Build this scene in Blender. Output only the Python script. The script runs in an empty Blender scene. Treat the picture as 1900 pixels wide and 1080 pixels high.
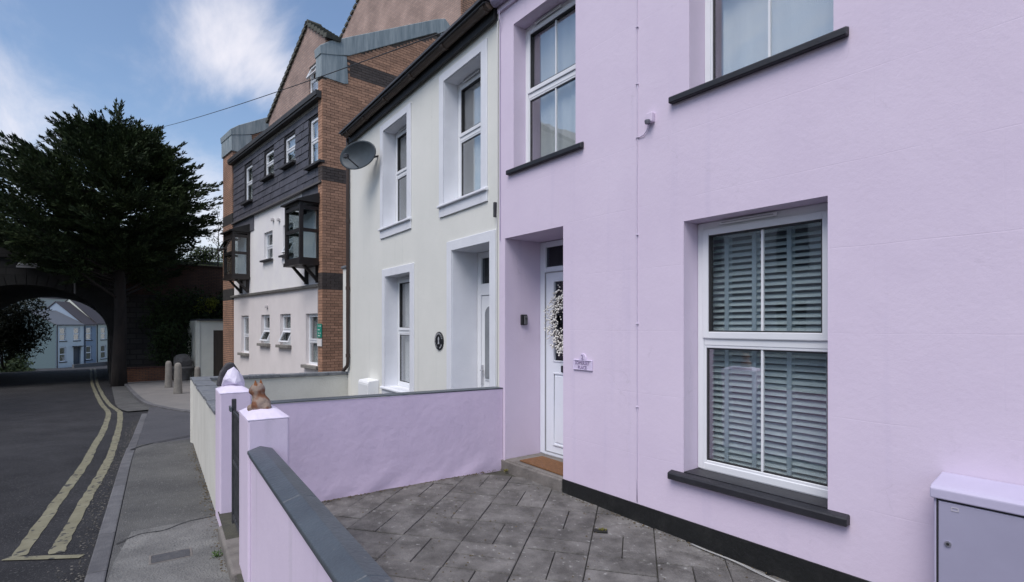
import bpy, bmesh, math, random
from mathutils import Vector, Matrix
random.seed(7)
SC = bpy.context.scene
COL = SC.collection
R = math.radians
# ------------------------------------------------------------------ camera
cam = bpy.data.cameras.new('camera'); camo = bpy.data.objects.new('camera', cam); COL.objects.link(camo)
camo.location = (0, 0, 1.59); camo.rotation_euler = (R(90), 0, R(52.9))
cam.sensor_width = 36; cam.lens = 1005 / 1900 * 36; cam.shift_y = 63 / 1900
cam.clip_start = 0.05; cam.clip_end = 2000
SC.camera = camo
# ------------------------------------------------------------------ light
SUN_AZ = R(156)     # direction the light comes from, clockwise from +Y
SUN_EL = R(56)
SC.view_settings.view_transform = 'Standard'; SC.view_settings.look = 'None'
SC.view_settings.gamma = 1; SC.view_settings.use_curve_mapping = False
SC.view_settings.exposure = 0.78
sun = bpy.data.lights.new('sun', 'SUN'); sun.energy = 1.5; sun.angle = R(38); sun.color = (1, .95, .92)
suno = bpy.data.objects.new('sun', sun); COL.objects.link(suno)
sd = Vector((math.sin(SUN_AZ) * math.cos(SUN_EL), math.cos(SUN_AZ) * math.cos(SUN_EL), math.sin(SUN_EL)))
suno.rotation_euler = sd.to_track_quat('Z', 'Y').to_euler()
w = bpy.data.worlds.new('World'); SC.world = w; w.use_nodes = True
nt = w.node_tree; N = nt.nodes; L = nt.links; N.clear()
def wn(t, **k):
    n = N.new(t)
    for a, b in k.items(): setattr(n, a, b)
    return n
out = wn('ShaderNodeOutputWorld'); bg = wn('ShaderNodeBackground'); L.new(bg.outputs[0], out.inputs[0])
bg.inputs[1].default_value = 0.102
sky = wn('ShaderNodeTexSky', sky_type='NISHITA', sun_disc=False, sun_elevation=SUN_EL, sun_rotation=SUN_AZ,
         air_density=1.0, dust_density=1.6, ozone_density=2.2)
tc = wn('ShaderNodeTexCoord')
sep = wn('ShaderNodeSeparateXYZ'); L.new(tc.outputs['Generated'], sep.inputs[0])
def wm(op, a, b=None, c=None):
    n = wn('ShaderNodeMath', operation=op)
    for i, v in enumerate((a, b, c)):
        if v is None: continue
        if isinstance(v, (int, float)): n.inputs[i].default_value = v
        else: L.new(v, n.inputs[i])
    return n.outputs[0]
zc = wm('MAXIMUM', sep.outputs[2], 0.0)
den = wm('ADD', zc, 0.22)
px = wm('DIVIDE', sep.outputs[0], den); py = wm('DIVIDE', sep.outputs[1], den)
cmb = wn('ShaderNodeCombineXYZ'); L.new(px, cmb.inputs[0]); L.new(py, cmb.inputs[1])
mp = wn('ShaderNodeMapping'); L.new(cmb.outputs[0], mp.inputs[0])
mp.inputs['Rotation'].default_value = (0, 0, R(28)); mp.inputs['Scale'].default_value = (.75, 1.9, 1)
mp.inputs['Location'].default_value = (.55, 1.15, 0)
nz = wn('ShaderNodeTexNoise'); nz.inputs['Scale'].default_value = 1.25; nz.inputs['Detail'].default_value = 9
nz.inputs['Roughness'].default_value = .58; nz.inputs['Distortion'].default_value = .5; L.new(mp.outputs[0], nz.inputs[0])
# one heavier bank of cloud standing over the far roofs
def dirblob(d, wdt):
    v = wn('ShaderNodeVectorMath', operation='DOT_PRODUCT'); L.new(tc.outputs['Generated'], v.inputs[0])
    v.inputs[1].default_value = Vector(d).normalized()
    return wm('POWER', wm('MAXIMUM', v.outputs['Value'], 0), wdt)
def pixdir(x, y):
    u = (x - 950) / 1005; return (-.7976 + u * .6032, .6032 + u * .7976, (603 - y) / 1005)
b1 = dirblob(pixdir(440, 60), 260); b2 = dirblob(pixdir(495, 150), 700); b3 = dirblob(pixdir(40, 240), 160); b4 = dirblob(pixdir(400, 395), 300); b5 = dirblob(pixdir(235, 300), 260)
bsum = wm('ADD', wm('ADD', wm('MULTIPLY', b1, .22), wm('MULTIPLY', b2, .16)), wm('ADD', wm('MULTIPLY', b3, .05), wm('MULTIPLY', b4, .13)))
bsum = wm('SUBTRACT', bsum, wm('MULTIPLY', b5, .12))
cl = wm('ADD', nz.outputs[0], bsum)
rmp = wn('ShaderNodeMapRange'); rmp.interpolation_type = 'SMOOTHSTEP'
L.new(cl, rmp.inputs[0]); rmp.inputs[1].default_value = .46; rmp.inputs[2].default_value = .84
rmp.inputs[3].default_value = 0; rmp.inputs[4].default_value = .95
hzm = wn('ShaderNodeMapRange'); L.new(zc, hzm.inputs[0]); hzm.inputs[1].default_value = 0; hzm.inputs[2].default_value = .28
hzm.inputs[3].default_value = .55; hzm.inputs[4].default_value = 0
mixh = wn('ShaderNodeMixRGB'); L.new(hzm.outputs[0], mixh.inputs[0]); L.new(sky.outputs[0], mixh.inputs[1]); mixh.inputs[2].default_value = (4.6, 4.9, 5.4, 1)
mix = wn('ShaderNodeMixRGB'); L.new(rmp.outputs[0], mix.inputs[0]); L.new(mixh.outputs[0], mix.inputs[1]); mix.inputs[2].default_value = (5.6, 5.45, 5.85, 1)
L.new(mix.outputs[0], bg.inputs[0])

# ------------------------------------------------------------------ helpers
def g(s):
    P = [(-60, -.13), (4, -.13), (5, -.155), (9.9, -.29), (13, -.40), (20, -.65), (30, -.93), (36, -1.0), (44, -1.14), (56, -1.9), (70, -2.9), (80, -3.15), (140, -3.5)]
    if s <= P[0][0]: return P[0][1]
    for (a, za), (b, zb) in zip(P, P[1:]):
        if s <= b: return za + (zb - za) * (s - a) / (b - a)
    return P[-1][1]

MATS = {}
def mat(name, col, rough=.7, col2=None, scale=4, bump=0, bscale=60, metal=0, rnd=None, island=False, spec=.5, detail=6, stretch=None, contrast=(.35, .65), specks=None, speckscale=30, coat=0):
    if name in MATS: return MATS[name]
    m = bpy.data.materials.new(name); m.use_nodes = True; t = m.node_tree; n = t.nodes; l = t.links
    bs = n['Principled BSDF']; bs.inputs['Roughness'].default_value = rough; bs.inputs['Metallic'].default_value = metal
    bs.inputs['Specular IOR Level'].default_value = spec
    if coat: bs.inputs['Coat Weight'].default_value = coat
    co = n.new('ShaderNodeTexCoord'); src = co.outputs['Object']
    if stretch:
        mpn = n.new('ShaderNodeMapping'); mpn.inputs['Scale'].default_value = stretch; l.new(src, mpn.inputs[0]); src = mpn.outputs[0]
    c = None
    if col2:
        nzz = n.new('ShaderNodeTexNoise'); nzz.inputs['Scale'].default_value = scale; nzz.inputs['Detail'].default_value = detail; nzz.inputs['Roughness'].default_value = .62
        l.new(src, nzz.inputs[0])
        mr = n.new('ShaderNodeMapRange'); mr.inputs[1].default_value = contrast[0]; mr.inputs[2].default_value = contrast[1]; l.new(nzz.outputs[0], mr.inputs[0])
        mx = n.new('ShaderNodeMixRGB'); mx.inputs[1].default_value = (*col, 1); mx.inputs[2].default_value = (*col2, 1); l.new(mr.outputs[0], mx.inputs[0]); c = mx.outputs[0]
    if specks:
        nk = n.new('ShaderNodeTexNoise'); nk.inputs['Scale'].default_value = speckscale; nk.inputs['Detail'].default_value = 3; l.new(co.outputs['Object'], nk.inputs[0])
        mr = n.new('ShaderNodeMapRange'); mr.inputs[1].default_value = specks[1]; mr.inputs[2].default_value = specks[1] + .06; l.new(nk.outputs[0], mr.inputs[0])
        mx = n.new('ShaderNodeMixRGB'); l.new(mr.outputs[0], mx.inputs[0]); mx.inputs[2].default_value = (*specks[0], 1)
        if c: l.new(c, mx.inputs[1])
        else: mx.inputs[1].default_value = (*col, 1)
        c = mx.outputs[0]
    if rnd:
        if island:
            oi = n.new('ShaderNodeNewGeometry'); rv = oi.outputs['Random Per Island']
        else:
            oi = n.new('ShaderNodeObjectInfo'); rv = oi.outputs['Random']
        mr = n.new('ShaderNodeMapRange'); mr.inputs[3].default_value = 1 - rnd; mr.inputs[4].default_value = 1 + rnd; l.new(rv, mr.inputs[0])
        mu = n.new('ShaderNodeVectorMath'); mu.operation = 'SCALE'
        if c: l.new(c, mu.inputs[0])
        else: mu.inputs[0].default_value = col
        l.new(mr.outputs[0], mu.inputs['Scale']); c = mu.outputs[0]
    if c: l.new(c, bs.inputs['Base Color'])
    else: bs.inputs['Base Color'].default_value = (*col, 1)
    if bump:
        nb = n.new('ShaderNodeTexNoise'); nb.inputs['Scale'].default_value = bscale; nb.inputs['Detail'].default_value = 5; l.new(src, nb.inputs[0])
        bn = n.new('ShaderNodeBump'); bn.inputs['Strength'].default_value = bump; bn.inputs['Distance'].default_value = .02; l.new(nb.outputs[0], bn.inputs['Height']); l.new(bn.outputs[0], bs.inputs['Normal'])
    MATS[name] = m; return m

def brickmat(name, c1, c2, mortar, bw, bh, ms=.012, bump=.4, rough=.85, axes='XZ', dark=None, rnd=True):
    """masonry whose pieces are too small to pick apart: brick pattern in real size, in object space"""
    if name in MATS: return MATS[name]
    m = bpy.data.materials.new(name); m.use_nodes = True; t = m.node_tree; n = t.nodes; l = t.links
    bs = n['Principled BSDF']; bs.inputs['Roughness'].default_value = rough
    co = n.new('ShaderNodeTexCoord'); sp = n.new('ShaderNodeSeparateXYZ'); l.new(co.outputs['Object'], sp.inputs[0])
    cb = n.new('ShaderNodeCombineXYZ'); l.new(sp.outputs[axes[0]], cb.inputs[0]); l.new(sp.outputs[axes[1]], cb.inputs[1])
    br = n.new('ShaderNodeTexBrick'); l.new(cb.outputs[0], br.inputs[0]); br.inputs['Scale'].default_value = 1
    br.inputs['Brick Width'].default_value = bw; br.inputs['Row Height'].default_value = bh; br.inputs['Mortar Size'].default_value = ms
    br.inputs['Color1'].default_value = (*c1, 1); br.inputs['Color2'].default_value = (*c2, 1); br.inputs['Mortar'].default_value = (*mortar, 1)
    nz_ = n.new('ShaderNodeTexNoise'); nz_.inputs['Scale'].default_value = 1.3; nz_.inputs['Detail'].default_value = 8; l.new(co.outputs['Object'], nz_.inputs[0])
    mr = n.new('ShaderNodeMapRange'); mr.inputs[1].default_value = .3; mr.inputs[2].default_value = .7; mr.inputs[3].default_value = .75; mr.inputs[4].default_value = 1.2; l.new(nz_.outputs[0], mr.inputs[0])
    mu = n.new('ShaderNodeVectorMath'); mu.operation = 'SCALE'; l.new(br.outputs[0], mu.inputs[0]); l.new(mr.outputs[0], mu.inputs['Scale'])
    l.new(mu.outputs[0], bs.inputs['Base Color'])
    if bump:
        bn = n.new('ShaderNodeBump'); bn.inputs['Strength'].default_value = bump; bn.inputs['Distance'].default_value = .01; bn.invert = True
        l.new(br.outputs['Fac'], bn.inputs['Height']); l.new(bn.outputs[0], bs.inputs['Normal'])
    MATS[name] = m; return m

def rendermat(name, col, col2, bw, bh, line=.25, ox=0, oz=0, stain=None, rough=.75, weath=.5):
    """painted render with faint scored ashlar lines and a sandy grain"""
    if name in MATS: return MATS[name]
    m = bpy.data.materials.new(name); m.use_nodes = True; t = m.node_tree; n = t.nodes; l = t.links
    bs = n['Principled BSDF']; bs.inputs['Roughness'].default_value = rough; bs.inputs['Specular IOR Level'].default_value = .3
    co = n.new('ShaderNodeTexCoord'); sp = n.new('ShaderNodeSeparateXYZ'); l.new(co.outputs['Object'], sp.inputs[0])
    n1 = n.new('ShaderNodeTexNoise'); n1.inputs['Scale'].default_value = 1.1; n1.inputs['Detail'].default_value = 9; n1.inputs['Roughness'].default_value = .65; l.new(co.outputs['Object'], n1.inputs[0])
    mr = n.new('ShaderNodeMapRange'); mr.inputs[1].default_value = .35; mr.inputs[2].default_value = .68; l.new(n1.outputs[0], mr.inputs[0])
    mx = n.new('ShaderNodeMixRGB'); mx.inputs[1].default_value = (*col, 1); mx.inputs[2].default_value = (*col2, 1); l.new(mr.outputs[0], mx.inputs[0])
    c = mx.outputs[0]
    # rain streaks: noise stretched down the wall
    mp_ = n.new('ShaderNodeMapping'); mp_.inputs['Scale'].default_value = (7, 7, .35); l.new(co.outputs['Object'], mp_.inputs[0])
    n2 = n.new('ShaderNodeTexNoise'); n2.inputs['Scale'].default_value = 1; n2.inputs['Detail'].default_value = 6; l.new(mp_.outputs[0], n2.inputs[0])
    m2 = n.new('ShaderNodeMapRange'); m2.inputs[1].default_value = .58; m2.inputs[2].default_value = .8; m2.inputs[4].default_value = weath; l.new(n2.outputs[0], m2.inputs[0])
    x2 = n.new('ShaderNodeMixRGB'); l.new(m2.outputs[0], x2.inputs[0]); l.new(c, x2.inputs[1]); x2.inputs[2].default_value = (*(stain or tuple(v * .75 for v in col)), 1); c = x2.outputs[0]
    ng = n.new('ShaderNodeTexNoise'); ng.inputs['Scale'].default_value = 26; ng.inputs['Detail'].default_value = 8; ng.inputs['Roughness'].default_value = .7; l.new(co.outputs['Object'], ng.inputs[0])
    hgt = ng.outputs[0]
    if line:
        # wobble the coordinates a little so that the scored lines are not ruler straight
        nw = n.new('ShaderNodeTexNoise'); nw.inputs['Scale'].default_value = 2.2; nw.inputs['Detail'].default_value = 4; l.new(co.outputs['Object'], nw.inputs[0])
        wz = n.new('ShaderNodeMath'); wz.operation = 'MULTIPLY_ADD'; l.new(nw.outputs[0], wz.inputs[0]); wz.inputs[1].default_value = .022; l.new(sp.outputs[2], wz.inputs[2])
        zz = n.new('ShaderNodeMath'); zz.operation = 'ADD'; l.new(wz.outputs[0], zz.inputs[0]); zz.inputs[1].default_value = -oz - .011
        xx = n.new('ShaderNodeMath'); xx.operation = 'ADD'; l.new(sp.outputs[0], xx.inputs[0]); xx.inputs[1].default_value = -ox
        cb = n.new('ShaderNodeCombineXYZ'); l.new(xx.outputs[0], cb.inputs[0]); l.new(zz.outputs[0], cb.inputs[1])
        br = n.new('ShaderNodeTexBrick'); l.new(cb.outputs[0], br.inputs[0]); br.inputs['Scale'].default_value = 1
        br.inputs['Brick Width'].default_value = bw; br.inputs['Row Height'].default_value = bh; br.inputs['Mortar Size'].default_value = .0035; br.inputs['Mortar Smooth'].default_value = .4
        # lines come and go where paint has filled them
        n3 = n.new('ShaderNodeTexNoise'); n3.inputs['Scale'].default_value = 1.6; l.new(co.outputs['Object'], n3.inputs[0])
        m3 = n.new('ShaderNodeMapRange'); m3.inputs[1].default_value = .42; m3.inputs[2].default_value = .62; l.new(n3.outputs[0], m3.inputs[0])
        ml = n.new('ShaderNodeMath'); ml.operation = 'MULTIPLY'; l.new(br.outputs['Fac'], ml.inputs[0]); l.new(m3.outputs[0], ml.inputs[1])
        hh = n.new('ShaderNodeMath'); hh.operation = 'MULTIPLY_ADD'; l.new(ml.outputs[0], hh.inputs[0]); hh.inputs[1].default_value = -line * 3; l.new(hgt, hh.inputs[2]); hgt = hh.outputs[0]
    # trowel unevenness and a few hairline cracks
    nt_ = n.new('ShaderNodeTexNoise'); nt_.inputs['Scale'].default_value = 5.5; nt_.inputs['Detail'].default_value = 3; nt_.inputs['Distortion'].default_value = .6; l.new(co.outputs['Object'], nt_.inputs[0])
    ht = n.new('ShaderNodeMath'); ht.operation = 'MULTIPLY_ADD'; l.new(nt_.outputs[0], ht.inputs[0]); ht.inputs[1].default_value = 1.0; l.new(hgt, ht.inputs[2]); hgt = ht.outputs[0]
    dv = n.new('ShaderNodeVectorMath'); dv.operation = 'MULTIPLY_ADD'; l.new(n1.outputs['Color'], dv.inputs[0]); dv.inputs[1].default_value = (.5, .5, .5); l.new(co.outputs['Object'], dv.inputs[2])
    vo = n.new('ShaderNodeTexVoronoi'); vo.feature = 'DISTANCE_TO_EDGE'; vo.inputs['Scale'].default_value = .75; l.new(dv.outputs[0], vo.inputs[0])
    vk = n.new('ShaderNodeMapRange'); vk.inputs[1].default_value = .0; vk.inputs[2].default_value = .0035; vk.inputs[3].default_value = 1; vk.inputs[4].default_value = 0; l.new(vo.outputs['Distance'], vk.inputs[0])
    vm = n.new('ShaderNodeMapRange'); vm.inputs[1].default_value = .52; vm.inputs[2].default_value = .62; l.new(n2.outputs[0], vm.inputs[0])
    vx = n.new('ShaderNodeMath'); vx.operation = 'MULTIPLY'; l.new(vk.outputs[0], vx.inputs[0]); l.new(vm.outputs[0], vx.inputs[1])
    vc = n.new('ShaderNodeMixRGB'); l.new(vx.outputs[0], vc.inputs[0]); l.new(c, vc.inputs[1]); vc.inputs[2].default_value = (*tuple(v * .86 for v in col), 1); c = vc.outputs[0]
    bn = n.new('ShaderNodeBump'); bn.inputs['Strength'].default_value = .2; bn.inputs['Distance'].default_value = .009; l.new(hgt, bn.inputs['Height']); l.new(bn.outputs[0], bs.inputs['Normal'])
    l.new(c, bs.inputs['Base Color'])
    MATS[name] = m; return m

def glassmat(name='glass', ior=2.9, tint=(.94, .96, .96)):
    if name in MATS: return MATS[name]
    m = bpy.data.materials.new(name); m.use_nodes = True; t = m.node_tree; n = t.nodes; l = t.links; n.clear()
    o = n.new('ShaderNodeOutputMaterial'); mx = n.new('ShaderNodeMixShader'); tr = n.new('ShaderNodeBsdfTransparent'); gl = n.new('ShaderNodeBsdfGlossy')
    lw = n.new('ShaderNodeLayerWeight'); lw.inputs[0].default_value = .5; tr.inputs[0].default_value = (*tint, 1); gl.inputs['Roughness'].default_value = .015
    F0 = ((ior - 1) / (ior + 1)) ** 2
    pw = n.new('ShaderNodeMath'); pw.operation = 'POWER'; l.new(lw.outputs['Facing'], pw.inputs[0]); pw.inputs[1].default_value = 4
    fr = n.new('ShaderNodeMath'); fr.operation = 'MULTIPLY_ADD'; l.new(pw.outputs[0], fr.inputs[0]); fr.inputs[1].default_value = 1 - F0; fr.inputs[2].default_value = F0
    co = n.new('ShaderNodeTexCoord'); nb = n.new('ShaderNodeTexNoise'); nb.inputs['Scale'].default_value = 2.2; l.new(co.outputs['Object'], nb.inputs[0])
    bn = n.new('ShaderNodeBump'); bn.inputs['Strength'].default_value = .03; bn.inputs['Distance'].default_value = .05; l.new(nb.outputs[0], bn.inputs['Height']); l.new(bn.outputs[0], gl.inputs['Normal'])
    l.new(fr.outputs[0], mx.inputs[0]); l.new(tr.outputs[0], mx.inputs[1]); l.new(gl.outputs[0], mx.inputs[2]); l.new(mx.outputs[0], o.inputs[0])
    MATS[name] = m; return m

class MB:
    def __init__(s): s.v = []; s.f = []; s.mi = []; s.cur = 0
    def add(s, vs, fs):
        o = len(s.v); s.v += [tuple(p) for p in vs]
        for f in fs: s.f.append(tuple(i + o for i in f)); s.mi.append(s.cur)
        return s
    def box(s, x0, y0, z0, x1, y1, z1):
        return s.add([(x0, y0, z0), (x1, y0, z0), (x1, y1, z0), (x0, y1, z0), (x0, y0, z1), (x1, y0, z1), (x1, y1, z1), (x0, y1, z1)],
                     [(0, 3, 2, 1), (4, 5, 6, 7), (0, 1, 5, 4), (1, 2, 6, 5), (2, 3, 7, 6), (3, 0, 4, 7)])
    def prism(s, poly, a, b, axis='y'):
        """poly of 2D points extruded from a to b; axis y: (x,z), x: (y,z), z: (x,y)"""
        def P(p, t): return (p[0], t, p[1]) if axis == 'y' else ((t, p[0], p[1]) if axis == 'x' else (p[0], p[1], t))
        n = len(poly); vs = [P(p, a) for p in poly] + [P(p, b) for p in poly]
        fs = [tuple(range(n)), tuple(range(2 * n - 1, n - 1, -1))] + [((i + 1) % n, i, n + i, n + (i + 1) % n) for i in range(n)]
        return s.add(vs, fs)
    def ring(s, x0, x1, z0, z1, wd, y0, y1):
        s.box(x0, y0, z0, x0 + wd, y1, z1); s.box(x1 - wd, y0, z0, x1, y1, z1)
        s.box(x0 + wd, y0, z0, x1 - wd, y1, z0 + wd); s.box(x0 + wd, y0, z1 - wd, x1 - wd, y1, z1); return s
    def tube(s, path, rad, seg=8, cap=True):
        n = len(path); P = [Vector(p) for p in path]; rads = rad if isinstance(rad, (list, tuple)) else [rad] * n
        o = len(s.v); up = Vector((0, 0, 1)); prev = None
        for i, p in enumerate(P):
            d = (P[min(i + 1, n - 1)] - P[max(i - 1, 0)]); d.normalize()
            if prev is None: a = d.cross(up if abs(d.z) < .9 else Vector((1, 0, 0))).normalized()
            else:
                a = prev - d * prev.dot(d)
                a = a.normalized() if a.length > 1e-6 else d.cross(Vector((1, 0, 0))).normalized()
            prev = a; b = d.cross(a)
            for k in range(seg):
                t = 2 * math.pi * k / seg; s.v.append(tuple(p + (a * math.cos(t) + b * math.sin(t)) * rads[i]))
        for i in range(n - 1):
            for k in range(seg):
                s.f.append((o + i * seg + k, o + i * seg + (k + 1) % seg, o + (i + 1) * seg + (k + 1) % seg, o + (i + 1) * seg + k)); s.mi.append(s.cur)
        if cap:
            s.f.append(tuple(o + k for k in range(seg))[::-1]); s.mi.append(s.cur)
            s.f.append(tuple(o + (n - 1) * seg + k for k in range(seg))); s.mi.append(s.cur)
        return s
    def lathe(s, prof, seg=20, c=(0, 0)):
        o = len(s.v); n = len(prof)
        for r, z in prof:
            for k in range(seg): t = 2 * math.pi * k / seg; s.v.append((c[0] + r * math.cos(t), c[1] + r * math.sin(t), z))
        for i in range(n - 1):
            for k in range(seg): s.f.append((o + i * seg + k, o + i * seg + (k + 1) % seg, o + (i + 1) * seg + (k + 1) % seg, o + (i + 1) * seg + k)); s.mi.append(s.cur)
        s.f.append(tuple(o + k for k in range(seg))[::-1]); s.mi.append(s.cur)
        s.f.append(tuple(o + (n - 1) * seg + k for k in range(seg))); s.mi.append(s.cur)
        return s
    def wall(s, x0, x1, z0, z1, y0, y1, holes):
        xs = sorted({x0, x1} | {h[0] for h in holes} | {h[1] for h in holes}); zs = sorted({z0, z1} | {h[2] for h in holes} | {h[3] for h in holes})
        xs = [x for x in xs if x0 <= x <= x1]; zs = [z for z in zs if z0 <= z <= z1]
        for a, b in zip(xs, xs[1:]):
            for c, d in zip(zs, zs[1:]):
                mx, mz = (a + b) / 2, (c + d) / 2
                if any(h[0] < mx < h[1] and h[2] < mz < h[3] for h in holes): continue
                s.add([(a, y0, c), (b, y0, c), (b, y0, d), (a, y0, d)], [(0, 1, 2, 3)])
                s.add([(a, y1, c), (b, y1, c), (b, y1, d), (a, y1, d)], [(3, 2, 1, 0)])
        def q(*p): s.add(p, [(0, 1, 2, 3)])
        q((x0, y1, z0), (x0, y0, z0), (x0, y0, z1), (x0, y1, z1)); q((x1, y0, z0), (x1, y1, z0), (x1, y1, z1), (x1, y0, z1))
        q((x0, y0, z1), (x1, y0, z1), (x1, y1, z1), (x0, y1, z1)); q((x0, y1, z0), (x1, y1, z0), (x1, y0, z0), (x0, y0, z0))
        for a, b, c, d in holes:
            q((a, y0, c), (a, y1, c), (a, y1, d), (a, y0, d)); q((b, y1, c), (b, y0, c), (b, y0, d), (b, y1, d))
            q((a, y0, d), (a, y1, d), (b, y1, d), (b, y0, d)); q((a, y1, c), (a, y0, c), (b, y0, c), (b, y1, c))
        return s
    def mesh(s, name, bevel=0, segs=1, weld=True):
        me = bpy.data.meshes.new(name); me.from_pydata(s.v, [], s.f)
        for i, p in enumerate(me.polygons): p.material_index = s.mi[i]
        if bevel or weld:
            bm = bmesh.new(); bm.from_mesh(me)
            if weld: bmesh.ops.remove_doubles(bm, verts=bm.verts, dist=1e-5)
            if bevel:
                bmesh.ops.recalc_face_normals(bm, faces=bm.faces)
                ed = [e for e in bm.edges if len(e.link_faces) == 2 and e.calc_face_angle(0) > .5]
                bmesh.ops.bevel(bm, geom=ed, offset=bevel, segments=segs, affect='EDGES', profile=.5, clamp_overlap=True)
            bm.to_mesh(me); bm.free()
        return me
    def build(s, name, m, parent=None, bevel=0, segs=1, smooth=False, weld=True, kind=None):
        me = s.mesh(name, bevel, segs, weld)
        for mm in (m if isinstance(m, (list, tuple)) else [m]): me.materials.append(mm)
        if smooth: me.polygons.foreach_set('use_smooth', [True] * len(me.polygons))
        return link(name, me, parent, kind)

def link(name, me, parent=None, kind=None):
    o = bpy.data.objects.new(name, me); COL.objects.link(o)
    if parent: o.parent = parent
    if kind: o['kind'] = kind
    return o
def thing(name, label, cat, loc=(0, 0, 0), rz=0, group=None):
    o = bpy.data.objects.new(name, None); COL.objects.link(o); o.location = loc; o.rotation_euler = (0, 0, rz); o.empty_display_size = .1
    return tag(o, label, cat, group)
def tag(o, label, cat, group=None):
    o['label'] = label; o['category'] = cat
    if group: o['group'] = group
    return o
def copy_tree(o, parent=None):
    c = o.copy(); COL.objects.link(c)
    if parent: c.parent = parent
    for ch in list(o.children): copy_tree(ch, c)
    return c
def shade_auto(o, ang=40):
    me = o.data; me.polygons.foreach_set('use_smooth', [True] * len(me.polygons))
    bm = bmesh.new(); bm.from_mesh(me)
    for e in bm.edges: e.smooth = len(e.link_faces) == 2 and e.calc_face_angle(0) < R(ang)
    bm.to_mesh(me); bm.free(); return o

# ------------------------------------------------------------------ materials
LILAC = rendermat('lilac_render', (.675, .588, .712), (.63, .543, .672), 1.15, .52, line=.3, ox=.3, oz=1.02, stain=(.53, .47, .62))
LILAC_ROUGH = mat('lilac_rough_render', (.625, .53, .68), .8, (.57, .485, .63), scale=3, bump=.22, bscale=14, spec=.25)
LILAC_WALL = rendermat('lilac_garden_render', (.67, .582, .715), (.615, .53, .665), 1, 1, line=0, stain=(.42, .38, .46), weath=.55)
WHITE_RENDER = rendermat('cream_render', (.72, .72, .675), (.67, .675, .63), 1.2, .6, line=0, stain=(.55, .57, .53), weath=.4)
WHITE_TRIM = mat('white_trim_paint', (.73, .745, .785), .6, (.68, .695, .74), scale=3, bump=.08, bscale=40)
UPVC = mat('white_upvc', (.75, .77, .795), .32, (.70, .72, .75), scale=1.5)
UPVC_DOOR = mat('white_door_upvc', (.76, .80, .86), .35, (.72, .76, .83), scale=2)
GASKET = mat('black_gasket', (.02, .02, .022), .6)
SILL = mat('charcoal_sill_paint', (.024, .0245, .03), .5, (.016, .016, .02), scale=6, bump=.12, bscale=40)
PLINTH = mat('black_plinth_paint', (.007, .008, .008), .6, (.02, .021, .02), scale=5, bump=.25, bscale=25, contrast=(.5, .8))
GLASS = glassmat()
GLASS_DOOR = glassmat('door_glass', 1.5, (.55, .58, .62))
COPING = mat('grey_coping_paint', (.075, .09, .105), .45, (.055, .065, .078), scale=3.5, detail=12, bump=.25, bscale=45, specks=((.16, .165, .15), .70), speckscale=30)
SLATE_CAP = mat('slate_cap', (.11, .12, .14), .7, (.18, .19, .20), scale=9, bump=.5, bscale=20, specks=((.35, .36, .34), .66))
CREAM_WALL = mat('cream_garden_render', (.66, .655, .605), .8, (.57, .565, .515), scale=1.7, bump=.25, bscale=30)
CONC = mat('step_concrete', (.20, .185, .17), .9, (.13, .12, .11), scale=6, bump=.4, bscale=50)
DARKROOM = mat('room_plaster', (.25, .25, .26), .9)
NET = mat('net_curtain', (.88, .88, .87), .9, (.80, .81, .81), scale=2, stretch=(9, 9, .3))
CURTAIN = mat('grey_curtain', (.42, .43, .45), .9, (.3, .31, .33), scale=2, stretch=(14, 14, .2))
IRON = mat('black_iron', (.025, .027, .032), .5, (.05, .05, .055), scale=20)
BROWN_PLASTIC = mat('brown_plastic', (.045, .03, .024), .45, (.06, .04, .034), scale=4)
ROOFSLATE = mat('roof_slate', (.075, .078, .09), .7, (.05, .052, .06), scale=3)
TIMBER = mat('dark_stained_timber', (.012, .009, .008), .5, (.02, .014, .012), scale=6)
LEAD = mat('weathered_lead', (.14, .18, .20), .6, (.33, .37, .38), scale=1.6, stretch=(6, 6, .7), bump=.1, bscale=8, contrast=(.3, .75))

# ------------------------------------------------------------------ ground
WDX, WDY = -.9974, .0715          # direction of the garden walls
def wallY(s): return .718 + .0717 * (s - 3.66)      # street face of the garden walls
def kerbY(s):
    P = [(-20, -1.75), (4.68, -.10), (8.95, .19), (15.6, .74), (30, 2)]
    for (a, ya), (b, yb) in zip(P, P[1:]):
        if s <= b: return ya + (yb - ya) * (s - a) / (b - a)
    return 2
def sheet(name, S, ya, yb, dz, m, ny=4, kind='structure', jit=0):
    mb = MB(); rows = []
    for s in S:
        a, b = ya(s), yb(s)
        rows.append([(-s, a + (b - a) * j / ny, g(s) + dz) for j in range(ny + 1)])
    vs = [p for r in rows for p in r]; n = ny + 1
    fs = [(i * n + j, i * n + j + 1, (i + 1) * n + j + 1, (i + 1) * n + j) for i in range(len(S) - 1) for j in range(ny)]
    mb.add(vs, fs); return mb.build(name, m, kind=kind, smooth=True)
def fr(a, b, d): n = max(1, round((b - a) / d)); return [a + (b - a) * i / n for i in range(n + 1)]

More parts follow.
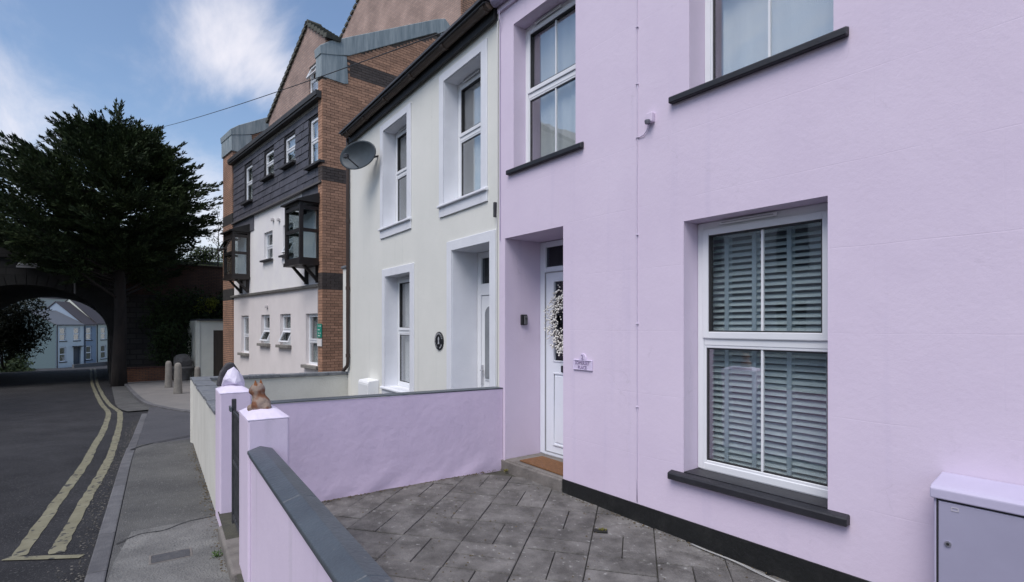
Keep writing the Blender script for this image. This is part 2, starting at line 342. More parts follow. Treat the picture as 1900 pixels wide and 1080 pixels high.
ASPH = mat('asphalt', (.010, .010, .013), .85, (.030, .030, .034), scale=1.4, detail=12, bump=.9, bscale=110, specks=((.075, .075, .075), .60), speckscale=55)
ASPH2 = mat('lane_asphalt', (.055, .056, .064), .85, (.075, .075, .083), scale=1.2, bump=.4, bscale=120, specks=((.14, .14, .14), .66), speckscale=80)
PAVE = mat('pavement_concrete', (.065, .065, .065), .9, (.11, .11, .106), scale=1.6, detail=13, bump=.8, bscale=80, specks=((.16, .16, .155), .62), speckscale=38)
PAVE_NEW = mat('pale_pavement_patch', (.115, .115, .112), .9, (.20, .20, .19), scale=3, bump=.8, bscale=60, specks=((.09, .09, .09), .64), speckscale=45)
FORE = mat('forecourt_paving', (.20, .19, .18), .9, (.16, .155, .15), scale=1.5, bump=.3, bscale=80)
KERB = mat('granite_kerb', (.085, .085, .092), .8, (.125, .125, .13), scale=7, bump=.35, bscale=70, rnd=.14)
YEL = mat('worn_yellow_paint', (.165, .155, .10), .8, (.22, .21, .145), scale=5, bump=.3, bscale=120, specks=((.04, .04, .04), .585), speckscale=13)
SOIL = mat('earth_ground', (.05, .048, .035), .95, (.035, .05, .025), scale=.6)

mb = MB(); S = [-60, -20] + fr(-10, 90, 5) + [140]
sheet('ground', S, lambda s: -160, lambda s: 160, -.6, SOIL, ny=12)
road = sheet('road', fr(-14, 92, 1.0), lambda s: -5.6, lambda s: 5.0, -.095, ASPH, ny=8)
# pavement in front of the terrace
sheet('pavement', fr(-10, 10.4, .6), lambda s: kerbY(s) + .125, lambda s: wallY(s) + .06, 0, PAVE)
mb = MB(); vs = []
S = fr(-10, 5.62, .35)
sheet('pavement_patch', S, lambda s: kerbY(s) + .135 + (0 if s < 4.8 else (s - 4.8) * .12), lambda s: wallY(s) + .06, .005, PAVE_NEW)
# arc-ended asphalt of the side lane
def arc(s): return 0
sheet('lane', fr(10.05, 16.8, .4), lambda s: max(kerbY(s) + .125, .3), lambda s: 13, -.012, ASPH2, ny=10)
ribbon_later = True
# kerb stones, one by one
kroot = bpy.data.objects.new('kerb', None); COL.objects.link(kroot); kroot['kind'] = 'structure'
def kerbstone(p, q, z0, z1, wd=.12, up=0.004, down=.16):
    p, q = Vector(p), Vector(q); d = (q - p); L_ = d.length; d /= L_; nrm = Vector((-d.y, d.x)) ; 
    if nrm.y < 0: nrm = -nrm
    mb = MB(); a, b = p + d * .004, q - d * .004
    A = [(a, z0), (b, z1)]
    vs = []
    for (pt, z) in A:
        vs += [(pt.x, pt.y, z - down), (pt.x, pt.y, z + up), (pt.x + nrm.x * wd, pt.y + nrm.y * wd, z + up), (pt.x + nrm.x * wd, pt.y + nrm.y * wd, z - down)]
    mb.add(vs, [(0, 1, 2, 3), (7, 6, 5, 4), (0, 4, 5, 1), (1, 5, 6, 2), (2, 6, 7, 3), (3, 7, 4, 0)])
    mb.build('kerb_stone', KERB, kroot, bevel=.012, segs=2)
S = [-8 + .915 * i for i in range(27)]
for a, b in zip(S, S[1:]):
    drop = .0 if b < 10 else min(.05, (b - 10) * .03)
    kerbstone((-a, kerbY(a)), (-b, kerbY(b)), g(a) - drop, g(b) - drop)
KC = [(-14.2, 2.05), (-14.69, 1.67), (-15.4, 1.42), (-16.35, 1.2), (-17.5, 1.0), (-18.83, .89), (-21, .82), (-23.66, .77), (-26.5, .73), (-29.4, .70)]
for (p, q) in zip(KC, KC[1:]):
    n = max(1, round((Vector(q) - Vector(p)).length / .9))
    for i in range(n):
        a = Vector(p).lerp(Vector(q), i / n); b = Vector(p).lerp(Vector(q), (i + 1) / n); kerbstone(a, b, g(-a.x) + .02, g(-b.x) + .02)
def kcY(s):
    for (p, q) in zip(KC, KC[1:]):
        if -p[0] <= s <= -q[0]: return p[1] + (q[1] - p[1]) * (s + p[0]) / (p[0] - q[0])
    return KC[0][1] if s < 14.2 else KC[-1][1]
sheet('forecourt', fr(14.2, 30, .5), lambda s: kcY(s) + .12, lambda s: 8, .015, FORE, ny=6)
sheet('pavement_strip', fr(16.8, 29.8, .6), lambda s: max(.32 if s < 19 else .3, kcY(s) - .62), lambda s: kcY(s) + .02, -.06, PAVE)
# double yellow lines
LA = [(-5.87, -.54), (-6.31, -.5), (-7.62, -.39), (-9.74, -.2), (-11.38, -.11), (-13.4, .01), (-16.2, .11), (-17.63, .11), (-19.84, -.01), (-25.1, -.2), (-32.7, -.41), (-45, -.6), (-62, -.95)]
LB = [(-5.75, -.3), (-6.34, -.25), (-7.53, -.14), (-9.53, .05), (-11.02, .14), (-13.9, .28), (-16.6, .35), (-17.39, .34), (-19.65, .17), (-24.2, -.01), (-32.4, -.22), (-45, -.4), (-62, -.72)]
def smooth(P, n=6):
    o = []
    for i in range(len(P) - 1):
        p0, p1, p2, p3 = [Vector(P[max(0, min(len(P) - 1, k))]) for k in (i - 1, i, i + 1, i + 2)]
        for j in range(n):
            t = j / n; o.append(.5 * ((2 * p1) + (p2 - p0) * t + (2 * p0 - 5 * p1 + 4 * p2 - p3) * t * t + (3 * p1 - p0 - 3 * p2 + p3) * t ** 3))
    return o + [Vector(P[-1])]
def ribbon(name, P, wd, dz, m, wob=.008):
    vs = []; fs = []
    P2 = []
    for a, b in zip(P, P[1:]):
        n = max(1, int((b - a).length / .12)) if a.x > -20 else 2
        P2 += [a.lerp(b, i / n) for i in range(n)]
    P2.append(P[-1])
    for i, p in enumerate(P2):
        d = (P2[min(i + 1, len(P2) - 1)] - P2[max(i - 1, 0)]).normalized(); nn = Vector((-d.y, d.x))
        for sg in (-1, 1):
            q = p + nn * sg * (wd / 2 + random.uniform(-wob, wob)); vs.append((q.x, q.y, g(-q.x) + dz))
    fs = [(2 * i, 2 * i + 1, 2 * i + 3, 2 * i + 2) for i in range(len(P2) - 1)]
    return MB().add(vs, fs).build(name, m)
ym = thing('double_yellow_lines', 'worn double yellow lines curving along the kerb to the tunnel', 'road marking')
for P in (LA, LB):
    o = ribbon('painted_line', smooth(P), .105, -.095 + .005, YEL); o.parent = ym
o = ribbon('end_bar', [Vector((-5.86, -.62)), Vector((-5.52, -.13))], .075, -.095 + .009, YEL, .004); o.parent = ym
o = ribbon('pavement_joint', smooth([(-9.95, .33), (-10.25, .5), (-10.5, .75), (-10.7, 1.0), (-10.8, 1.2)]), .035, .006, mat('joint_tar', (.02, .02, .022), .8)); o['kind'] = 'structure'
o = ribbon('pavement_crack', smooth([(-5.35, .09), (-5.5, .25), (-5.48, .42), (-5.6, .6), (-5.62, .8)]), .014, .0085, MATS['joint_tar'], .004); o['kind'] = 'structure'
# small cover in the pavement
mb = MB(); c, d = Vector((-4.78, .41)), Vector((WDX, WDY)); n_ = Vector((-d.y, d.x)); cover = thing('inspection_cover', 'small grey rectangular cover set in the pavement', 'manhole cover', (c.x, c.y, g(4.78) + .006), math.atan2(-WDY, -WDX))
MB().box(-.075, -.12, 0, .075, .12, .006).build('lid', mat('cover_metal', (.06, .06, .065), .6, (.09, .09, .09), scale=20, bump=.4, bscale=90), cover)
MB().ring(-.09, .09, -.135, .135, .014, -.003, .002)
mb = MB()
for a in ((-.092, -.137, -.078, .137), (.078, -.137, .092, .137), (-.078, -.137, .078, -.123), (-.078, .123, .078, .137)): mb.box(a[0], a[1], -.004, a[2], a[3], .004)
mb.build('surround', CONC, cover)

# patio: slabs laid in pairs, basket-weave, at about 45 degrees to the house
def patz(x, y): return -.045 - .022 * (x + 3.93)
patio = MB().add([(-5.3, .8, patz(-5.3, 0) - .02), (1.2, .35, patz(1.2, 0) - .02), (1.2, 4.2, patz(1.2, 0) - .02), (-5.3, 4.2, patz(-5.3, 0) - .02)], [(0, 1, 2, 3)]).build('patio', mat('patio_bedding', (.045, .043, .037), .95, (.07, .07, .05), scale=8, bump=.5), kind='structure')
SLAB = mat('paving_slab', (.080, .076, .072), .85, (.19, .183, .175), scale=5.5, detail=14, bump=.7, bscale=60, rnd=.15, specks=((.26, .26, .25), .66), speckscale=22, contrast=(.38, .70))
def clip(poly, nx, ny, c):
    out = []
    for i, p in enumerate(poly):
        q = poly[(i + 1) % len(poly)]; a = p[0] * nx + p[1] * ny - c; b = q[0] * nx + q[1] * ny - c
        if a >= 0: out.append(p)
        if a * b < 0: t = a / (a - b); out.append((p[0] + (q[0] - p[0]) * t, p[1] + (q[1] - p[1]) * t))
    return out
ca, sa = math.cos(R(130)), math.sin(R(130)); cb_, sb = math.cos(R(40)), math.sin(R(40))
def slab(p0, p1, q0, q1):
    gp = .0052; gq = .003
    c4 = [(p0 + gp, q0 + gq), (p1 - gp, q0 + gq), (p1 - gp, q1 - gq), (p0 + gp, q1 - gq)]
    pl = [(p * ca + q * cb_, p * sa + q * sb) for p, q in c4]
    A = sum(pl[i][0] * pl[(i + 1) % 4][1] - pl[(i + 1) % 4][0] * pl[i][1] for i in range(4))
    if A < 0: pl = pl[::-1]
    pl = clip(pl, 0, -1, -3.60); pl = clip(pl, 1, -.04, -5.18) if pl else pl
    pl = clip(pl, .0717, 1, .718 - .0717 * 3.66 + .11) if pl else pl; pl = clip(pl, -1, 0, -.9) if pl else pl
    if len(pl) < 3: return
    ar = abs(sum(pl[i][0] * pl[(i + 1) % len(pl)][1] - pl[(i + 1) % len(pl)][0] * pl[i][1] for i in range(len(pl)))) / 2
    if ar < .002: return
    cx_ = sum(p[0] for p in pl) / len(pl); cy_ = sum(p[1] for p in pl) / len(pl)
    z = patz(cx_, cy_) + random.uniform(-.003, .003); tx, ty = random.uniform(-.008, .008), random.uniform(-.008, .008)
    n = len(pl); mb = MB(); ch = .0055
    top = []; mid = []; bot = []
    for (x, y) in pl:
        zz = z - .022 * (x - cx_) + tx * (x - cx_) + ty * (y - cy_)
        k = 1 - ch / max(.03, math.hypot(x - cx_, y - cy_))
        j1, j2 = random.uniform(-.0015, .0015), random.uniform(-.0015, .0015)
        top += [cx_ + (x - cx_) * k + j1, cy_ + (y - cy_) * k + j2, zz]
        mid += [x, y, zz - ch]; bot += [x, y, zz - .035]
    T = [tuple(top[3 * i:3 * i + 3]) for i in range(n)]; M_ = [tuple(mid[3 * i:3 * i + 3]) for i in range(n)]; B_ = [tuple(bot[3 * i:3 * i + 3]) for i in range(n)]
    fs = [tuple(range(n))] + [(n + i, n + (i + 1) % n, (i + 1) % n, i) for i in range(n)] + [(2 * n + i, 2 * n + (i + 1) % n, n + (i + 1) % n, n + i) for i in range(n)]
    mb.add(T + M_ + B_, fs); o = mb.build('paving_slab', SLAB, patio, weld=False)
PP, QQ = .4275, .478
for i in range(-8, 9):
    for j in range(-10, 4):
        q0 = -.337 + i * QQ; p0 = 3.935 + j * PP
        if (i + j) % 2 == 0: slab(p0, p0 + PP, q0, q0 + QQ / 2); slab(p0, p0 + PP, q0 + QQ / 2, q0 + QQ)
        else: slab(p0, p0 + PP / 2, q0, q0 + QQ); slab(p0 + PP / 2, p0 + PP, q0, q0 + QQ)
# ------------------------------------------------------------------ windows
def window(parent, x0, x1, z0, z1, y, split=None, bar=False, vent=False, fw=.05, frame=None, swing=None, net=None, netmat=None, glass=None, name='window', sashw=.045, thin=False):
    frame = frame or UPVC; glass = glass or GLASS
    mb = MB().ring(x0, x1, z0, z1, fw, y, y + .07)
    panes = []
    if split:
        mb.box(x0 + fw, y + .002, split - .03, x1 - fw, y + .068, split + .03)
        panes = [(split + .03, z1 - fw, 'up'), (z0 + fw, split - .03, 'lo')]
    else: panes = [(z0 + fw, z1 - fw, 'up')]
    w_ = mb.build(name, frame, parent, bevel=0 if thin else .005)
    for a, b, tg in panes:
        if tg == swing:
            # top-hung light pushed open
            H_ = b - a; ang = R(24); sm = MB().ring(x0 + fw, x1 - fw, a, b, sashw, y - .02, y + .03)
            pm = MB().box(x0 + fw + sashw, y, a + sashw, x1 - fw - sashw, y + .006, b - sashw)
            for m_, nm, mt in ((sm, 'sash', frame), (pm, 'pane', glass)):
                for i, v in enumerate(m_.v):
                    dy, dz = v[1] - y, v[2] - b
                    m_.v[i] = (v[0], y + dy * math.cos(ang) + dz * math.sin(ang), b + dz * math.cos(ang) - dy * math.sin(ang))
                m_.build(nm, mt, w_)
            continue
        sw = sashw if tg == 'up' else sashw * .45
        yo = -.012 if tg == 'up' else .006
        MB().ring(x0 + fw - .003, x1 - fw + .003, a - .003, b + .003, sw, y + yo, y + .05).build('sash' if tg == 'up' else 'glazing_bead', frame, w_, bevel=0 if thin else .004)
        if not thin: MB().ring(x0 + fw + sw - .004, x1 - fw - sw + .004, a + sw - .004, b - sw + .004, .011, y + yo + .008, y + .04).build('gasket', GASKET, w_)
        MB().box(x0 + fw + sw - .002, y + .02, a + sw - .002, x1 - fw - sw + .002, y + .026, b - sw + .002).build('pane', glass, w_)
        if bar:
            xc = (x0 + x1) / 2; MB().box(xc - .008, y + .012, a + sw, xc + .008, y + .034, b - sw).build('glazing_bar', frame, w_)
    if vent:
        v0, v1 = x0 + (x1 - x0) * .2, x0 + (x1 - x0) * .62
        MB().box(v0, y - .03, z1 - .035, v1, y - .0125, z1 - .008).build('trickle_vent', frame, w_, bevel=.004)
        MB().box(v0 + .02, y - .034, z1 - .026, v1 - .02, y - .0305, z1 - .02).build('vent_slot', mat('vent_shadow_gap', (.35, .36, .38), .5), w_)
    if net: folds('net_curtain', x0 + fw, x1 - fw, z0 + fw, z1 - fw, y + .13, w_, netmat or NET)
    return w_
def folds(name, x0, x1, z0, z1, y, parent, m, amp=.018, pitch=.07):
    n = max(4, int((x1 - x0) / pitch * 6)); vs = []; fs = []
    for i in range(n + 1):
        x = x0 + (x1 - x0) * i / n; yy = y + amp * math.sin(2 * math.pi * (x - x0) / pitch + math.sin(x * 7)) + amp * .4 * math.sin(x * 31)
        vs += [(x, yy, z0), (x, yy * 1.0, z1)]
        if i: fs.append((2 * i - 2, 2 * i, 2 * i + 1, 2 * i - 1))
    return MB().add(vs, fs).build(name, m, parent, smooth=True)

# ------------------------------------------------------------------ the lilac house
PW = 5.85
lil = thing('terraced_house', 'lilac painted terraced house with charcoal sills and recessed white front door', 'house', (-5, 3.6, 0))
hl = [(.11, 1.071, -.2, 2.56), (.269, 1.245, 3.285, 4.89), (2.45, 3.497, .43, 2.395), (2.5, 3.53, 3.35, 5.0)]
MB().wall(.001, PW, -.2, 5.25, 0, .56, hl).build('front_wall', LILAC, lil)
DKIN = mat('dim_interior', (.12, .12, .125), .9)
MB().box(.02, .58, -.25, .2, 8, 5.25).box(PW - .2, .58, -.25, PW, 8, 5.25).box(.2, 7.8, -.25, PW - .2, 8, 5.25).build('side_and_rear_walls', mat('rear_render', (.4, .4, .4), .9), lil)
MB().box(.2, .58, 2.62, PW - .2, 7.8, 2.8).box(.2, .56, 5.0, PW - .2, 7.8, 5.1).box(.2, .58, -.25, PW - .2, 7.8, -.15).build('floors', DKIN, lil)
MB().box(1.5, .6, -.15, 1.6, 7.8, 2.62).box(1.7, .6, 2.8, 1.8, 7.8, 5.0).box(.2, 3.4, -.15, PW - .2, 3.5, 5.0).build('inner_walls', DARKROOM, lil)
MB().prism([(-.1, 5.26), (4.0, 8.0), (8.1, 5.26)], 0, PW, 'x').build('roof', ROOFSLATE, lil)
MB().wall(1.071, PW, -.2, .083, -.012, .0, []).build('plinth', PLINTH, lil)
# eaves gutter, painted lilac
mb = MB(); mb.tube([(.0, -.07, 5.235), (PW, -.07, 5.215)], .062, 12); mb.build('gutter', mat('lilac_gutter_paint', (.45, .40, .55), .5), lil, smooth=True)
MB().box(0, -.028, 5.12, PW, -.001, 5.235).build('fascia', LILAC, lil)
mb = MB(); mb.tube([(.07, -.05, 5.12), (.07, -.05, 5.02), (.045, -.02, 4.96), (.03, -.012, 4.9), (.03, -.012, 2.55)], .006, 6); mb.build('corner_cable', mat('lilac_cable', (.5, .44, .58), .6), lil)
def sill(parent, x0, x1, z, pr, inner, th=.052, m=None, name='window_sill', slope=.012, bevel=.006):
    o = MB().prism([(-pr, z - th), (-pr, z - .006), (-pr + .012, z), (inner, z + slope), (inner, z - th)], x0, x1, 'x').build(name, m or SILL, parent, bevel=bevel)
    return o
sill(lil, .18, 1.36, 3.3, .045, .0)
MB().box(.269, 0.0, 3.286, 1.245, .16, 3.308).build('inner_sill', SILL, lil)
sill(lil, 2.34, 3.62, 3.385, .05, .0)
MB().box(2.5, 0.0, 3.351, 3.53, .19, 3.393).build('inner_sill', SILL, lil)
sill(lil, 2.335, 3.625, .435, .055, .0, th=.056)
MB().box(2.45, 0.0, .431, 3.497, .18, .452).build('inner_sill', SILL, lil)
wA = window(lil, .262, 1.25, 3.308, 4.888, .17, split=4.12, bar=True, vent=True, fw=.055)
wB = window(lil, 2.452, 3.495, .455, 2.39, .18, split=1.46, bar=True, vent=True, fw=.055, sashw=.05)
wC = window(lil, 2.5, 3.53, 3.395, 4.995, .2, split=4.22, bar=True, fw=.05)
# door
dr = MB().box(.112, .51, .09, .205, .58, 2.555).box(.975, .51, .09, 1.069, .58, 2.555).box(.205, .512, 2.49, .975, .58, 2.553).box(.205, .512, 2.20, .975, .58, 2.26).box(.205, .51, .09, .975, .58, .125).build('front_door', UPVC_DOOR, lil, bevel=.006)
MB().box(.21, .535, 2.262, .97, .541, 2.488).build('fanlight_pane', GLASS_DOOR, dr)
MB().wall(.212, .968, .13, 2.195, .52, .57, [(.335, .845, 1.17, 2.1)]).build('door_leaf', UPVC_DOOR, dr, bevel=.004)
MB().ring(.335, .845, 1.17, 2.1, .016, .512, .56).build('glazing_bead', UPVC_DOOR, dr, bevel=.004)
MB().box(.35, .54, 1.185, .83, .546, 2.085).build('door_pane', GLASS_DOOR, dr)
MB().ring(.335, .845, .215, 1.05, .022, .508, .5195).build('panel_moulding', UPVC_DOOR, dr, bevel=.005)
MB().box(.375, .513, .255, .805, .5195, 1.01).build('door_panel', UPVC_DOOR, dr, bevel=.004)
MB().box(.49, .49, 1.06, .76, .519, 1.135).build('letter_plate', mat('black_letter_plate', (.02, .02, .03), .35), dr, bevel=.008)
MB().ring(.2, .98, .125, 2.2, .01, .508, .5195).build('door_seal', mat('grey_seal', (.3, .31, .33), .6), dr)
MB().box(.05, -.03, -.15, 1.071, .0, .078).box(.111, 0, -.15, 1.070, .52, .088).build('door_step', CONC, lil, bevel=.012, segs=2)
# net curtains upstairs
c = folds('net_curtain', .40, 1.24, 3.36, 4.84, .28, None, NET, .006, .2); c.location = (-5, 3.6, 0)
tag(c, 'pale net curtain inside the upper window over the lilac front door', 'curtain')
c = folds('net_curtain', 2.6, 3.5, 3.44, 4.94, .31, None, NET, .006, .2); c.location = (-5, 3.6, 0)
tag(c, 'pale net curtain inside the upper window above the blind window', 'curtain')

# venetian blind in the ground floor window
BL = mat('blind_slat', (.74, .85, .88), .45, rnd=.04); TAPE = mat('blind_tape', (.58, .70, .78), .9)
bl = thing('venetian_blind', 'pale blue venetian blind with cloth tapes behind the ground floor window', 'blind', (-5, 3.6, 0))
ang = R(38); sw_ = .05
sm = MB(); pts = []
for i in range(5):
    t = (i / 4 - .5); pts.append((t * sw_ * math.cos(ang), t * sw_ * math.sin(ang) + .004 * (1 - (2 * t) ** 2)))
vs = []; fs = []
for x in (-.475, .475):
    for (yy, zz) in pts: vs.append((x, yy, zz))
    for (yy, zz) in pts[::-1]: vs.append((x, yy, zz - .0025))
fs = [(i, (i + 1) % 10, 10 + (i + 1) % 10, 10 + i) for i in range(10)] + [tuple(range(9, -1, -1)), tuple(range(10, 20))]
sme = MB().add(vs, fs).mesh('slat'); sme.materials.append(BL)
z = .52
while z < 2.27:
    o = link('slat', sme, bl); o.location = (2.974, .325, z); o.rotation_euler = (random.uniform(-.09, .09), random.uniform(-.004, .004), 0); z += .0475
MB().box(2.49, .3, 2.275, 3.46, .36, 2.33).build('headrail', BL, bl, bevel=.004); MB().box(2.5, .3, .48, 3.45, .35, .5).build('bottom_rail', BL, bl, bevel=.004)
for x in (2.63, 2.855, 3.115, 3.38): MB().box(x - .017, .298, .49, x + .017, .301, 2.28).box(x - .017, .349, .49, x + .017, .352, 2.28).build('ladder_tape', TAPE, bl)

# things on the lilac facade
cab = mat('lilac_cable_paint', (.60, .54, .66), .6)
fc = thing('wall_cable', 'thin lilac painted cable clipped down the facade with a small junction box', 'cable', (-5, 3.6, 0))
mb = MB(); P = [(1.995, -.006, .1)] + [(1.995 + random.uniform(-.004, .004), -.006, z) for z in [.3 * i + .3 for i in range(17)]]
mb.tube(P, .0042, 6); mb.tube([(1.995, -.006, 3.17), (2.03, -.01, 3.165), (2.07, -.012, 3.17), (2.105, -.012, 3.2), (2.12, -.012, 3.245)], .005, 6); mb.build('cable', cab, fc, smooth=True)
MB().box(2.118, -.045, 3.245, 2.178, 0, 3.325).build('junction_box', LILAC_WALL, fc, bevel=.008, segs=2); MB().lathe([(.02, 3.233), (.024, 3.25), (.024, 3.262)], 10, (2.14, -.05)).build('cable_gland', mat('grey_plastic', (.12, .12, .15), .5), fc)
for z in (.9, 1.6, 2.35, 3.17, 3.62, 4.1): MB().box(1.984, -.015, z - .005, 2.008, -.001, z + .005).build('cable_clip', cab, fc, bevel=.002)
def text(body, size, depth):
    cu = bpy.data.curves.new('txt', 'FONT'); cu.body = body; cu.size = size; cu.extrude = depth; cu.align_x = 'CENTER'; cu.align_y = 'CENTER'; cu.resolution_u = 2
    to = bpy.data.objects.new('txt', cu); COL.objects.link(to); bpy.context.view_layer.update()
    me = bpy.data.meshes.new_from_object(to.evaluated_get(bpy.context.evaluated_depsgraph_get())); bpy.data.objects.remove(to); return me
def lettering(name, body, size, depth, m, parent, loc, rot=(R(90), 0, 0), sx=1):
    me = text(body, size, depth); me.materials.append(m); o = link(name, me, parent); o.location = loc; o.rotation_euler = rot; o.scale = (sx, 1, 1); return o
sg = thing('house_sign', 'small lilac plaque with raised lettering 2 SOMERSET PLACE beside the front door', 'house sign', (-5 + 1.35, 3.6, 1.215))
SGN = mat('painted_sign', (.64, .56, .73), .5); SGT = mat('raised_letters', (.30, .24, .38), .5)
po_ = [(-.125, -.05), (.125, -.05), (.125, .05), (.045, .05)] + [(.045 * math.cos(t), .052 + .058 * math.sin(t)) for t in [R(15 * k) for k in range(1, 12)]] + [(-.045, .05), (-.125, .05)]
MB().box(-.125, -.012, -.05, .125, -.001, .05).build('plate', SGN, sg, bevel=.003)
MB().prism([(.047 * math.cos(R(15 * k)), .0505 + .058 * math.sin(R(15 * k))) for k in range(13)], -.012, -.001).build('arched_top', SGN, sg, bevel=.002)
mb = MB(); mb.ring(-.121, .121, -.046, .046, .004, -.0155, -.0125); mb.build('raised_border', mat('sign_border_paint', (.70, .63, .80), .4), sg)
lettering('lettering', 'SOMERSET', .05, .002, SGT, sg, (0, -.0145, .02), sx=.82); lettering('lettering', 'PLACE', .045, .002, SGT, sg, (0, -.0145, -.024), sx=.9); lettering('lettering', '2', .06, .002, SGT, sg, (0, -.0145, .072))
ks = thing('key_safe', 'small black and grey key safe inside the lilac door recess', 'key safe', (-4.89, 3.86, 1.65), R(90))
MB().box(-.045, -.028, -.062, .045, 0, .06).build('casing', mat('black_rubber', (.012, .012, .014), .55), ks, bevel=.01, segs=2)
MB().box(-.012, -.04, -.055, .038, -.0285, .045).build('cover', mat('grey_metal_paint', (.16, .16, .17), .4, metal=.4), ks, bevel=.01, segs=2); MB().tube([(.013, -.046, .012), (.013, -.0405, .012)], .014, 12).build('button', IRON, ks)
# wreath of white berries
wr = thing('berry_wreath', 'white berry wreath hanging on the glazed front door', 'wreath', (-5 + .59, 3.6 + .5, 1.62))
WB = mat('white_berry', (.80, .79, .74), .55, rnd=.12, island=True); TW = mat('wreath_twig', (.07, .05, .04), .8)
mb = MB(); rr = random.Random(3)
for k in range(36):
    a = rr.uniform(0, 6.28); Rr = rr.uniform(.17, .23); p = []
    for j in range(9): aa = a + j * .14; p.append((Rr * math.cos(aa) + rr.uniform(-.01, .01), -.035 + rr.uniform(-.015, .012), 1.22 * Rr * math.sin(aa) + rr.uniform(-.01, .01)))
    mb.tube(p, .0028, 4)
mb.build('twigs', TW, wr)
bm = bmesh.new()
for k in range(760):
    a = rr.uniform(0, 6.28); rd = .215 + rr.gauss(0, .055); 
    M_ = Matrix.Translation((rd * math.cos(a), -.045 + rr.gauss(0, .018), 1.25 * rd * math.sin(a)))
    bmesh.ops.create_icosphere(bm, subdivisions=1, radius=rr.uniform(.0075, .0125), matrix=M_)
for k in range(34):
    x = rr.uniform(-.11, .08); bmesh.ops.create_icosphere(bm, subdivisions=1, radius=rr.uniform(.0075, .0115), matrix=Matrix.Translation((x, -.045 + rr.gauss(0, .012), -.28 - rr.uniform(0, .09))))
me = bpy.data.meshes.new('berries'); bm.to_mesh(me); bm.free(); me.materials.append(WB); me.polygons.foreach_set('use_smooth', [True] * len(me.polygons)); link('berries', me, wr, 'stuff')
# doormat
dm = MB().box(-.36, -.16, 0, .36, .16, .018).build('doormat', mat('coir_mat', (.26, .125, .05), .95, (.18, .085, .035), scale=40, bump=.9, bscale=220), bevel=.006, segs=2)
dm.location = (-5 + .665, 3.6 + .21, .089); dm.rotation_euler = (0, 0, R(-1.5)); tag(dm, 'brown coir doormat on the concrete step at the lilac door', 'doormat')
# utility cabinet
ub = thing('meter_cabinet', 'lilac painted metal meter cabinet with sloping lid against the house wall', 'cabinet', (-5 + 4.085, 3.6, -.16))
CABM = mat('cabinet_paint', (.50, .47, .61), .42, (.45, .42, .56), scale=2.5, bump=.06, bscale=30)
UBW = .62
MB().box(0, -.185, 0, UBW, -.003, .87).build('body', CABM, ub, bevel=.004)
MB().prism([(-.205, .865), (-.205, .915), (-.185, .93), (-.003, .965), (-.003, .865)], -.012, UBW + .012, 'x').build('lid', CABM, ub, bevel=.006, segs=2)
do = MB().box(.022, -.194, .03, UBW - .022, -.186, .852).build('door', mat('cabinet_door_paint', (.34, .33, .44), .38, (.30, .29, .39), scale=1.6), ub, bevel=.003)
MB().ring(.012, UBW - .012, .02, .862, .008, -.188, -.1855).build('door_gap', GASKET, ub)
MB().tube([(.062, -.201, .645), (.062, -.1945, .645)], .014, 14).build('lock', mat('zinc', (.45, .45, .5), .35, metal=.8), do); MB().tube([(.062, -.203, .645), (.062, -.2015, .645)], .007, 10).build('keyhole', GASKET, do)
MB().ring(.075, .105, .815, .835, .004, -.1965, -.1945).build('scraped_label', mat('old_label', (.45, .43, .48), .7), do)

# ------------------------------------------------------------------ garden walls, pillars, gate
WA = math.atan2(-WDY, -WDX)       # local +x points back towards the camera along the street wall
fw_ = thing('front_garden_wall', 'low lilac garden wall with dark grey ridged coping running towards the camera', 'garden wall', (-3.66, .718, 0), WA)
MB().box(.002, .018, -.5, 6.5, .122, .795).build('wall', LILAC_WALL, fw_)
x = .0; prof = [(-.004, .79), (-.004, .81), (.07, .834), (.142, .812), (.142, .79)]
for ln in (1.16, .93, .93, .93, .93, .93, .68):
    MB().prism(prof, x + .0015, x + ln - .0015, 'x').build('coping_stone', COPING, fw_, bevel=.003); x += ln
MB().box(.0, .004, .775, 6.5, .136, .7895).build('coping_bed', mat('black_mortar', (.015, .016, .018), .7), fw_)
def pillar(loc, label, lx, wd=.243, top=1.018, bottom=-.4):
    t = thing('gate_pillar', label, 'gate pillar', loc, WA, 'lilac gate pillars')
    o = MB().box(-lx, 0, bottom, 0, wd, top - .02).build('shaft', LILAC_WALL, t, bevel=.012, segs=2)
    # domed cap with soft arrises
    n = 8; vs = []; fs = []
    for i in range(n + 1):
        for j in range(n + 1):
            u, v = i / n * 2 - 1, j / n * 2 - 1; e = .001; hgt = top - .018 + .052 * (1 - max(abs(u), abs(v)) ** 2.6) * (1 - .18 * (u * u + v * v)) + random.uniform(-.0015, .0015)
            vs.append((-lx / 2 + u * (lx / 2 + e), wd / 2 + v * (wd / 2 + e), hgt))
    for i in range(n):
        for j in range(n): a = i * (n + 1) + j; fs.append((a, a + n + 1, a + n + 2, a + 1))
    m_ = n + 1; rim = [i * m_ for i in range(m_)] + [n * m_ + j for j in range(1, m_)] + [i * m_ + n for i in range(n - 1, -1, -1)] + [j for j in range(n - 1, 0, -1)]
    b0 = len(vs)
    for r_ in rim: vs.append((vs[r_][0], vs[r_][1], top - .024))
    k = len(rim)
    fs += [(rim[i], rim[(i + 1) % k], b0 + (i + 1) % k, b0 + i) for i in range(k)]
    o = MB().add(vs, fs).build('cap', mat('pale_lilac_cap_paint', (.70, .64, .77), .75, (.63, .57, .71), scale=6, bump=.3, bscale=25), t); shade_auto(o, 50)
    return t
p1 = pillar((-3.66, .718, 0), 'lilac gate pillar nearest the camera carrying the brown animal figure', .445)
p2 = pillar((-5.235, .806, 0), 'lilac gate pillar at the white neighbouring wall carrying the white rock', .44, wd=.25)
